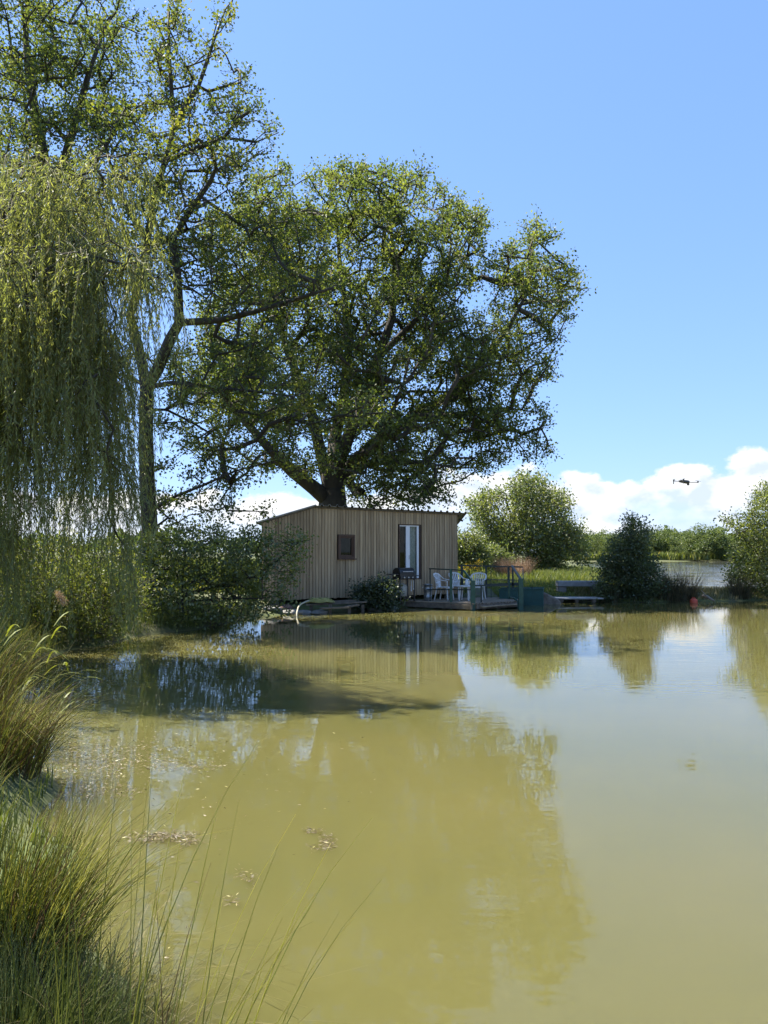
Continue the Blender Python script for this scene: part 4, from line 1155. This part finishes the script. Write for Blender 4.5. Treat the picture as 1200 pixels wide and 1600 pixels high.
# weeping willow at the left edge
def willow():
    g = np.random.default_rng(41)
    Y = 11.6
    base = (-7.6, 12.4, gz(-7.6, 12.4))
    root = empty('weeping_willow', base); tag(root, 'weeping willow with hanging pale green strands at the left edge', 'tree')
    sk = Skel((base[0], base[1], base[2] - .15))
    def w(px, py, dy=0): return np.array(P(px, py, Y + dy))
    sk.limb([np.array((-7.5, 12.4, 1.6)), np.array((-7.2, 12.3, 3.2))], 0)
    for l in ([(-120, 560), (-60, 430, -.3), (10, 330, -.6), (80, 275, -.8), (150, 252, -.9), (205, 268, -1)],
              [(-120, 560), (-40, 520, -.9), (40, 430, -1.3), (120, 380, -1.5), (195, 400, -1.6), (225, 425, -1.6)],
              [(-120, 560), (-60, 380, .6), (-20, 280, .9), (40, 240, 1)],
              [(-120, 560), (-20, 560, .4), (70, 500, .6), (140, 480, .7)],
              [(-150, 600), (-120, 500, -1.4), (-60, 420, -2), (10, 400, -2.2)]):
        sk.limb([w(q[0], q[1] + 14, *q[2:]) for q in l], None, (.07, .012))
    bl = [(20, 280, 42), (75, 285, 36), (140, 280, 34), (185, 285, 18), (0, 350, 60), (70, 350, 55), (140, 350, 42), (165, 420, 30), (200, 425, 12), (110, 430, 55), (30, 440, 65), (-50, 400, 70), (-60, 520, 80), (40, 530, 60), (120, 520, 48), (165, 520, 34),
          (-20, 620, 55), (60, 610, 44), (140, 600, 42), (180, 590, 24), (155, 690, 34), (180, 720, 22), (10, 690, 30), (170, 790, 18), (-30, 760, 40), (-10, 830, 30), (60, 700, 26), (185, 850, 14), (40, 790, 16)]
    lim = np.array(sk.p[6:]); Aq = lumpy(blob_points(bl, Y, 1.9, 1600, g, (40, 480)), 1.1, -.1, g)
    lim = np.concatenate([lim + g.normal(size=lim.shape) * .12 + [0, 0, .12] for _ in range(8)]); Aq = np.concatenate([Aq, lim])
    ends, dirs = sk.reach(Aq, .4, g, lift=.1)
    # hanging strands: 3 per anchor, curve out and then hang
    per = 4; n = len(Aq) * per
    st = np.repeat(Aq, per, 0) + g.normal(size=(n, 3)) * .06
    hd = np.repeat(dirs, per, 0) * [1, 1, 0] + g.normal(size=(n, 3)) * [.6, .6, 0]
    hd = (unit(hd) + np.array([.1, 0, 0])) * g.uniform(.10, .55, n)[:, None]
    floor = np.maximum(st[:, 2] - g.uniform(.15, .7, n), .2)
    Ls = g.gamma(2.6, .36, n) + .22; lg = g.uniform(0, 1, n) < .14; Ls[lg] += g.uniform(.6, 1.8, lg.sum()); Ls = np.minimum(Ls, floor)
    K = 9; us = np.linspace(0, 1, K)
    rise = g.uniform(0, .10, n)
    path = np.empty((n, K, 3))
    sway = g.normal(size=(n, 2)) * .13 + [.04, 0]
    for i, u in enumerate(us):
        e = 1 - (1 - u) ** 2.4
        path[:, i, :2] = st[:, :2] + hd[:, :2] * e + sway * np.sin(u * 3)[..., None] * Ls[:, None] * .5
        path[:, i, 2] = st[:, 2] + rise * np.sin(min(u * 4, 1) * np.pi) - Ls * u ** 1.12
    polys = [(path[i], np.linspace(.0045, .0015, K), 3) for i in range(n)]
    child('trunk', sk.mesh(.28, .004, M_bark, 'trunk', .62), root)
    child('hanging_shoots', tube_np(polys, M_bark2, 'hanging_shoots'), root)
    # leaves every ~3 cm on alternate sides
    cnt = np.maximum((Ls / .024).astype(int), 8)
    idx = np.repeat(np.arange(n), cnt); m = len(idx)
    u = g.uniform(0.02, 1.0, m); f = u * (K - 1); i0 = np.minimum(f.astype(int), K - 2); fr = (f - i0)[:, None]
    pos = path[idx, i0] * (1 - fr) + path[idx, i0 + 1] * fr
    tang = unit(path[idx, i0 + 1] - path[idx, i0])
    ax = tang * .9 + g.normal(size=(m, 3)) * .45 + np.array([0, 0, -.25])
    v = np.clip(np.repeat(g.uniform(0, 1, n), cnt) * .4 + g.uniform(0, 1, m) * .65, 0, 1)
    child('crown', leaf_mesh('crown', pos, ax, .085, .15, M_willow, v, .2, .03, g), root)
M_bark2 = solid('willow_shoot', (0.10, 0.085, 0.03), (0.20, 0.17, 0.06), 5, .8)
willow()

# bushes on the left bank
bA = [(250, 880, 42), (300, 872, 42), (350, 880, 42), (388, 888, 30), (418, 880, 16), (440, 900, 15), (455, 868, 11), (470, 845, 8), (452, 845, 8), (462, 893, 8), (260, 940, 45), (320, 935, 45), (370, 935, 36), (405, 942, 22), (432, 945, 12), (295, 972, 20), (240, 968, 26), (340, 838, 14), (300, 838, 12), (390, 850, 18), (425, 850, 10), (345, 965, 18), (440, 928, 10)]
tree('alder_bush', 'dark small leaved bush overhanging the water left of the cabin', 'bush', gp(285, 17.6), [[(285, 950), (285, 900), (290, 860)], [(285, 930), (340, 915, -.3), (400, 900, -.3), (440, 870, -.2), (468, 846, -.1)], [(285, 940), (350, 935, -.6), (410, 935, -.9)]], bA, 17.3, 1.3, 800, 0.068, M_bush, M_bark, 0.06, .003,
     per=3, lpt=18, twig=.28, step=.3, seed=51, sepf=.75, thr=.1, width=.72, spread=.22, power=.5, lift=.05, trunk_name='stems', crown_name='foliage')
bB = [(30, 900, 48), (100, 895, 46), (165, 895, 40), (60, 955, 48), (130, 955, 42), (190, 940, 32), (-40, 920, 60), (200, 905, 24), (160, 975, 24)]
tree('willow_bush', 'bright green bush on the bank beneath the weeping willow', 'bush', gp(80, 14.2), [[(80, 960), (80, 900)], [(80, 960), (150, 920), (180, 890)], [(80, 960), (20, 920), (-20, 900)]], bB, 14.0, 1.0, 560, 0.06, M_alder, M_bark, 0.05, .003,
     per=3, lpt=18, twig=.26, step=.3, seed=52, sepf=.5, width=.42, spread=.25, lift=.05, trunk_name='stems', crown_name='foliage')
# bramble in front of the cabin
bC = [(560, 935, 14), (582, 933, 13), (600, 926, 14), (575, 942, 14), (597, 944, 12), (615, 944, 9), (535, 937, 7)]
tree('bramble_bush', 'low dark bramble bush against the cabin wall beside the barbecue', 'bush', gp(595, 22.6), [[(595, 945), (595, 930)], [(595, 940), (560, 935)]], bC, 21.9, .3, 230, 0.07, M_dark, M_bark, 0.02, .003,
     per=3, lpt=14, twig=.2, step=.2, seed=53, sepf=.4, width=.8, spread=.3, lift=.0, trunk_name='stems', crown_name='foliage')
# round tree on the right bank
bR = [(820, 795, 46), (790, 820, 44), (855, 828, 44), (765, 800, 26), (812, 762, 20), (835, 770, 20), (745, 790, 10), (840, 865, 36), (880, 862, 30), (800, 865, 36), (893, 840, 16), (870, 790, 18), (905, 868, 14), (775, 850, 28)]
tree('round_tree', 'rounded broad leafy tree on the grassy bank behind the deck', 'tree', gp(825, 47), [[(825, 890), (825, 850)], [(825, 850), (800, 810), (790, 780)], [(825, 850), (850, 810), (860, 780)], [(825, 870), (870, 860), (890, 845)]], bR, 47, 3.0, 800, 0.17, M_round, M_bark, .16, .008,
     per=3, lpt=20, twig=.55, step=.6, seed=61, sepf=.8, thr=-.2, width=.6, spread=.22)
# sapling at the far bank
bS = [(986, 806, 5), (989, 820, 7), (984, 836, 10), (1009, 833, 5), (1003, 848, 7), (966, 856, 13), (994, 860, 14), (962, 885, 19), (997, 888, 18), (1018, 878, 5), (957, 915, 20), (990, 918, 23), (1022, 893, 6), (943, 908, 8), (1026, 918, 10), (1042, 910, 6), (948, 880, 6)]
tree('alder_sapling', 'dark bushy sapling with pointed top on the narrow bank', 'tree', gp(985, 25.9), [[(985, 930), (985, 870), (987, 800)]], bS, 25.8, .75, 430, 0.085, M_sap, M_bark, .05, .003,
     per=3, lpt=16, twig=.26, step=.3, seed=71, sepf=.6, thr=-.15, width=.62, spread=.22)
bE = [(1196, 795, 22), (1180, 825, 26), (1168, 868, 26), (1195, 880, 40), (1158, 900, 16), (1185, 915, 24), (1240, 850, 60), (1150, 828, 8), (1143, 820, 5), (1197, 768, 10), (1235, 785, 36), (1260, 900, 40)]
tree('alder_tree', 'pale leafy small tree at the right edge of the picture', 'tree', gp(1215, 27.4), [[(1215, 930), (1212, 860), (1210, 790)], [(1212, 900), (1180, 860), (1150, 828)]], bE, 27.2, 1.2, 620, 0.085, M_right, M_bark, .09, .003,
     per=3, lpt=16, twig=.32, step=.35, seed=72, sepf=.65, thr=-.15, width=.66, spread=.22)
# shrubs right of the cabin
tree('hazel_bush', 'light green bush showing just past the right cabin corner', 'bush', gp(733, 36), [[(733, 885), (735, 850)]], [(733, 850, 16), (745, 872, 16), (726, 868, 14), (740, 835, 8), (715, 860, 18), (700, 850, 20)], 36, .9, 170, .11, M_round, M_bark, .04, .004,
     per=3, lpt=16, twig=.35, step=.4, seed=81, sepf=.45, spread=.25, trunk_name='stems', crown_name='foliage')
tree('broom_bush', 'broom bush with yellow flowers behind the deck rail', 'bush', gp(733, 32), [[(733, 892), (735, 882)]], [(724, 889, 4), (734, 887, 4), (748, 882, 5), (757, 885, 3)], 32, .25, 22, .05, M_broom, M_bark, .02, .003,
     per=3, lpt=10, twig=.13, step=.25, seed=82, sepf=.45, spread=.25, trunk_name='stems', crown_name='foliage')
tree('gorse_bush', 'tangled green and orange bush in front of the round tree', 'bush', gp(775, 40), [[(775, 890), (772, 872)]], [(770, 872, 16), (755, 868, 12), (785, 880, 12)], 40, .7, 120, .10, M_round, M_bark, .03, .003,
     per=3, lpt=14, twig=.3, step=.3, seed=83, sepf=.45, spread=.25, trunk_name='stems', crown_name='foliage')

# far trees across the lake
def far_trees():
    protos = []
    for i in range(5):
        g = np.random.default_rng(200 + i)
        k = 110; c = unit(g.normal(size=(k, 3))) * (g.uniform(.35, 1, k) ** .5)[:, None]
        c = c * np.array([1, 1, .62]) * (1 + .28 * np.sin(c[:, :1] * 4 + i * 2)) + np.array([0, 0, .72])
        c = c[c[:, 2] > .05]; k = len(c); per = 70
        pos = np.repeat(c, per, 0) + g.normal(size=(k * per, 3)) * .10
        v = np.clip(np.repeat(g.uniform(0, 1, k), per) * .5 + g.uniform(0, .6, k * per), 0, 1)
        protos.append((leaf_mesh('crown', pos, g.normal(size=pos.shape), .062, .8, M_far, v, .5, g=g),
                       tube_np([(np.array([[0, 0, -.05], [.02, 0, .35], [0, .03, .8]]), np.array([.05, .04, .015]), 6), (np.array([[.02, 0, .3], [.3, .1, .7]]), np.array([.025, .01]), 5), (np.array([[.02, 0, .35], [-.3, -.1, .75]]), np.array([.025, .01]), 5)], M_bark, 'trunk')))
    g = np.random.default_rng(5)
    spots = []
    for x in np.arange(865, 1290, 13.0):
        spots.append((x + g.uniform(-5, 5), g.uniform(150, 175), g.uniform(2.7, 4.0)))
    big = [(1105, 148, 4.4), (1085, 152, 3.9), (1040, 160, 4.6), (1025, 150, 3.6), (960, 158, 4.0), (925, 150, 3.4), (1140, 152, 3.6), (1060, 147, 2.0), (900, 147, 2.4), (1005, 146, 1.9), (1125, 146, 1.8), (1165, 148, 2.6), (945, 146.5, 1.9)]
    lab = dict(enumerate(['largest dark crown in the far wood across the lake', 'dark crown adjoining the largest far crown on its left', 'tall crown standing midway between the sapling and the largest far crown',
                          'medium far crown just right of the dark sapling top', 'far crown just left of the dark sapling top', 'far crown midway between the round tree and the sapling', 'far crown just left of the right edge tree',
                          'low pale bush on the far shore left of the largest crown', 'far bush beside the right flank of the round tree', 'low bush on the far shore immediately right of the dark sapling',
                          'low bush on the far shore under the right side of the largest crown', 'far crown half hidden behind the right edge tree', 'low bush on the far shore immediately left of the dark sapling']))
    for i, (px, Y, r) in enumerate(big + spots):
        q = P(px, 863, Y); j = int(g.integers(0, 5))
        root = empty('lakeside_tree', (q.x, q.y, gz(q.x, q.y) - .05), g.uniform(0, 6.28)); root.scale = (r * g.uniform(.9, 1.25), r * g.uniform(.9, 1.25), r * g.uniform(.9, 1.1) * 1.02)
        tag(root, lab.get(i, 'one of the hazy green trees lining the far lake shore'), 'tree', 'trees along the far lake shore')
        for nm, me in (('crown', protos[j][0]), ('trunk', protos[j][1])):
            o = bpy.data.objects.new(nm, me); link(o); o.parent = root
    # far-off wood all round, reads as one mass
    n = 26000; a = g.uniform(-1.2, 1.2, n); Rr = g.uniform(330, 420, n)
    x, y = np.sin(a) * Rr, np.cos(a) * Rr
    top = 8 + 2.5 * np.sin(a * 37) + 1.8 * np.sin(a * 91 + 1) + 1.2 * np.sin(a * 203)
    z = .5 + np.sqrt(g.uniform(0, 1, n)) * top
    o = link(bpy.data.objects.new('distant_wood', leaf_mesh('distant_wood', np.stack([x, y, z], 1), g.normal(size=(n, 3)), 1.8, .8, M_far, g.uniform(0, .8, n), .4, g=g)))
    tag(o, 'dark line of distant wood on the horizon', 'wood', kind='stuff')
far_trees()

# ------------------------------------------------------------------ reeds, rushes, grass
def clump(name, label, cat, me, loc, group=None):
    o = bpy.data.objects.new(name, me); link(o); tag(o, label, cat, group); return o
G_R = 'rush clumps on the near bank'
clump('rush_clump', 'large dense rush clump at the lower left edge', 'rush', blades(600, (-1.46, 2.95), .26, .50, .40, M_rush, 'rush_clump', 301, .0036, 6, .6, lean_dir=(.10, 0)), 0, G_R)
clump('rush_clump', 'rush clump with stems arching far over the water, right side of the dense clump', 'rush', blades(200, (-1.24, 2.75), .15, .58, .36, M_rush, 'rush_clump', 302, .0034, 6, .6, dead=.2, lean_dir=(.32, .05)), 0, G_R)
clump('rush_clump', 'sparse upright rush stems at the bottom edge in front of open water', 'rush', blades(75, (-.66, 2.12), .24, .88, .30, M_rush, 'rush_clump', 303, .003, 6, .5, lean_dir=(.12, .0), hvar=.5), 0, G_R)
clump('rush_clump', 'tangled brown and green rush clump halfway up the left edge', 'rush', blades(700, (-3.65, 6.6), .42, .78, .5, M_rush, 'rush_clump', 304, .0042, 6, .7, dead=.35, lean_dir=(.22, -.05)), 0, G_R)
clump('rush_clump', 'low straw coloured rush clump at the waterline on the left edge', 'rush', blades(700, (-2.75, 5.4), .35, .62, .6, M_rush, 'rush_clump', 305, .0036, 6, .7, dead=.5, lean_dir=(.25, 0)), 0, G_R)
clump('rush_clump', 'green rush clump at the left edge between the dense and the tangled clumps', 'rush', blades(220, (-2.4, 4.2), .28, .34, .45, M_rush, 'rush_clump', 306, .0034, 6, .6, lean_dir=(.1, 0)), 0, G_R)
clump('grass_clump', 'bright fine green grass in the bottom left corner', 'grass', blades(2000, (-1.1, 2.3), .34, .30, .5, M_grass, 'grass_clump', 307, .0022, 4, .6, vr=(.1, .8), dead=.1), 0)
clump('dead_grass_clump', 'flattened pale dead grass at the foot of the dense rush clump', 'grass', blades(420, (-1.05, 2.6), .34, .34, 1.3, M_sedge2, 'dead_grass_clump', 308, .0024, 5, 1.2, (0, .8), 0), 0)
def reed(px, py, Y, lbl, seed, plume):
    g = np.random.default_rng(seed); q = P(px, py, Y); b0 = np.array([q.x - .22, q.y, gz(q.x - .22, q.y)]); t0 = np.array(q)
    root = empty('reed', b0); tag(root, lbl, 'reed', 'reeds on the near left bank')
    k = 8; us = np.linspace(0, 1, k)
    pts = b0 + (t0 - b0) * us[:, None] + np.array([-.1, 0, .06]) * np.sin(us * np.pi)[:, None]
    child('stem', tube_np([(pts, np.linspace(.006, .002, k), 5)], M_reedstem, 'stem'), root)
    V, Fc, n = [], [], 0
    for j in range(7):
        u = .25 + .09 * j; p = b0 + (t0 - b0) * u; a = g.uniform(0, 6.28); L = g.uniform(.35, .55); d = np.array([math.cos(a), math.sin(a) * .6, 0])
        if j % 2: d[0] = abs(d[0])
        s = np.cross(d, [0, 0, 1]); s = s / np.linalg.norm(s)
        for i in range(6):
            w = .012 * math.sin(math.pi * (.12 + .88 * i / 5)); c = p + d * L * (i / 5) * .8 + np.array([0, 0, L * (.75 * i / 5 - .55 * (i / 5) ** 2)])
            V += [c - s * w, c + s * w]
            if i: Fc.append([n + 2 * i - 2, n + 2 * i - 1, n + 2 * i + 1, n + 2 * i])
        n += 12
    child('leaves', np_mesh('leaves', np.array(V), np.array(Fc), M_rush, True, np.full(len(Fc), .55)), root)
    if plume:
        m = 420; u = g.uniform(0, 1, m); pos = t0 + np.outer(u, [.07, 0, -.10]) + np.array([-.02, 0, .06]) + g.normal(size=(m, 3)) * .014
        child('plume', leaf_mesh('plume', pos, np.array([.4, 0, -.6]) + g.normal(size=(m, 3)) * .5, .03, .12, M_dry, g.uniform(0, .7, m), 0, g=g), root)
M_reedstem = solid('reed_stem', (0.14, 0.13, 0.05), (0.26, 0.24, 0.10), 6, .7)
reed(92, 935, 7.6, 'tall reed carrying a drooping brown plume at the left bank', 401, True)
reed(62, 985, 7.3, 'leafy plumeless reed leaning left of the plumed reed', 402, False)
reed(118, 1000, 7.5, 'short leafy reed hanging over the water right of the plumed reed', 403, False)
reed(18, 960, 7.0, 'leafy reed at the very left edge', 404, False)
# sedges along the far bank
G_S = 'sedge tufts along the far bank'
for px, Y, h, n, r, sd, lb in ((1050, 25.9, .95, 420, .4, 501, 'spiky sedge tuft just right of the dark sapling'), (1076, 26.0, 1.1, 170, .2, 502, 'tall thin fanning sedge tuft left of the orange can'), (1028, 25.9, .8, 320, .4, 503, 'dark sedge tuft at the foot of the dark sapling'),
                               (1155, 26.6, .8, 300, .3, 504, 'dry sedge tuft at the foot of the right edge tree'), (950, 25.7, .5, 200, .3, 505, 'dark sedge tuft between the bench and the sapling')):
    q = P(px, 900, Y); clump('sedge_tuft', lb, 'sedge', blades(n, (q.x, q.y), r, h, .55, M_sedge, 'sedge_tuft', sd, .007, 4, .5, (0, 1), 0), 0, G_S)
q = P(802, 885, 36)
clump('dry_grass_tuft', 'pinkish dry grass plumes in front of the round tree', 'dry grass', blades(900, (q.x, q.y), .75, .95, .5, M_dry, 'dry_grass_tuft', 511, .008, 4, .5, (0, 1), 0), 0)
# grass on the banks
def grasses():
    def right_bank(g, n):
        y = 25.2 + g.uniform(0, 1, n) ** 1.6 * 34; x0 = 3.8 + (y - 25) * .0; x = x0 + g.uniform(0, 1, n) * (6 + (y - 25) * .32); return x, y
    o = link(bpy.data.objects.new('bank_grass', grass_field('bank_grass', right_bank, 42000, .34, M_grass, 601, .016, .5, lambda x, y: np.clip((y - 26.4) / 7, .25, 1)))); tag(o, 'sunny long grass on the bank behind the deck', 'grass', kind='stuff')
    def dyke(g, n): return g.uniform(6.5, 22, n), g.uniform(25.3, 29.9, n)
    o = link(bpy.data.objects.new('dyke_grass', grass_field('dyke_grass', dyke, 20000, .17, M_sedge2, 602, .012))); tag(o, 'straw coloured grass along the narrow bank between pond and lake', 'grass', kind='stuff')
    def left_bank(g, n):
        x = g.uniform(-9, -.3, n); y = g.uniform(1.2, 20, n); return x, y
    o = link(bpy.data.objects.new('left_bank_grass', grass_field('left_bank_grass', left_bank, 60000, .28, M_grass, 603, .006, .5, lambda x, y: np.clip((y - 1) / 9, .35, 1)))); tag(o, 'long grass on the near left bank', 'grass', kind='stuff')
    def field(g, n): return g.uniform(-26, 3, n), g.uniform(24.5, 75, n)
    o = link(bpy.data.objects.new('field_grass', grass_field('field_grass', field, 40000, .4, M_grass, 604, .03))); tag(o, 'meadow grass behind the cabin and trees', 'grass', kind='stuff')
    def shore(g, n):
        t = g.uniform(-.05, 1, n); return 36 + t * 75 , 141 + t * 12 + g.uniform(0, 5, n)
    o = link(bpy.data.objects.new('shore_reeds', grass_field('shore_reeds', shore, 9000, 1.3, M_grass, 605, .12, .3))); tag(o, 'pale green reed belt along the far lake shore', 'reeds', kind='stuff')
grasses()

# floating weed on the pond
def weed_mat(name, label, spots, seed):
    g = np.random.default_rng(seed); P_ = []; A_ = []
    for px, py, rx, ry, n in spots:
        x = px + g.normal(size=n) * rx; y = py + g.normal(size=n) * ry
        t = CAMH * F / (y - 863)
        P_.append(np.stack([(x - 600) / F * t, t, np.full(n, .004) + g.uniform(0, .006, n)], 1)); a = g.normal(size=(n, 3)); a[:, 2] *= .12; a[:, 0] *= 1.6; A_.append(a)
    pos = np.concatenate(P_); v = np.clip(g.normal(.4, .28, len(pos)), 0, 1)
    o = link(bpy.data.objects.new(name, leaf_mesh(name, pos, np.concatenate(A_), .026, .2, M_weed, v, 3.0, .02, g)))
    return tag(o, label, 'water weed', 'floating weed mats', 'stuff')
weed_mat('floating_weed', 'broad brown floating weed spread in the shade below the rushes', [(170, 1185, 70, 14, 1500), (120, 1150, 50, 22, 900), (110, 1215, 50, 18, 900), (300, 1192, 35, 4, 220), (190, 1230, 30, 6, 250), (230, 1165, 60, 14, 350)], 701)
weed_mat('floating_weed', 'thin brown weed raft right of the dense rush clump', [(265, 1297, 26, 4, 420), (240, 1303, 18, 3, 180), (300, 1306, 14, 3, 120)], 702)
weed_mat('floating_weed', 'loose specks of leaf and stalk drifting over the left half of the pond', [(300, 1250, 90, 60, 130), (420, 1200, 120, 40, 90), (260, 1420, 60, 60, 50), (160, 1120, 60, 30, 160)], 705)
weed_mat('floating_weed', 'small curved weed scrap alone in open water', [(512, 1305, 7, 6, 150), (490, 1290, 9, 2, 50), (502, 1316, 10, 3, 40)], 703)
weed_mat('floating_weed', 'faint weed scrap near the tips of the sparse rush stems', [(388, 1360, 10, 7, 70), (368, 1395, 8, 4, 40)], 704)
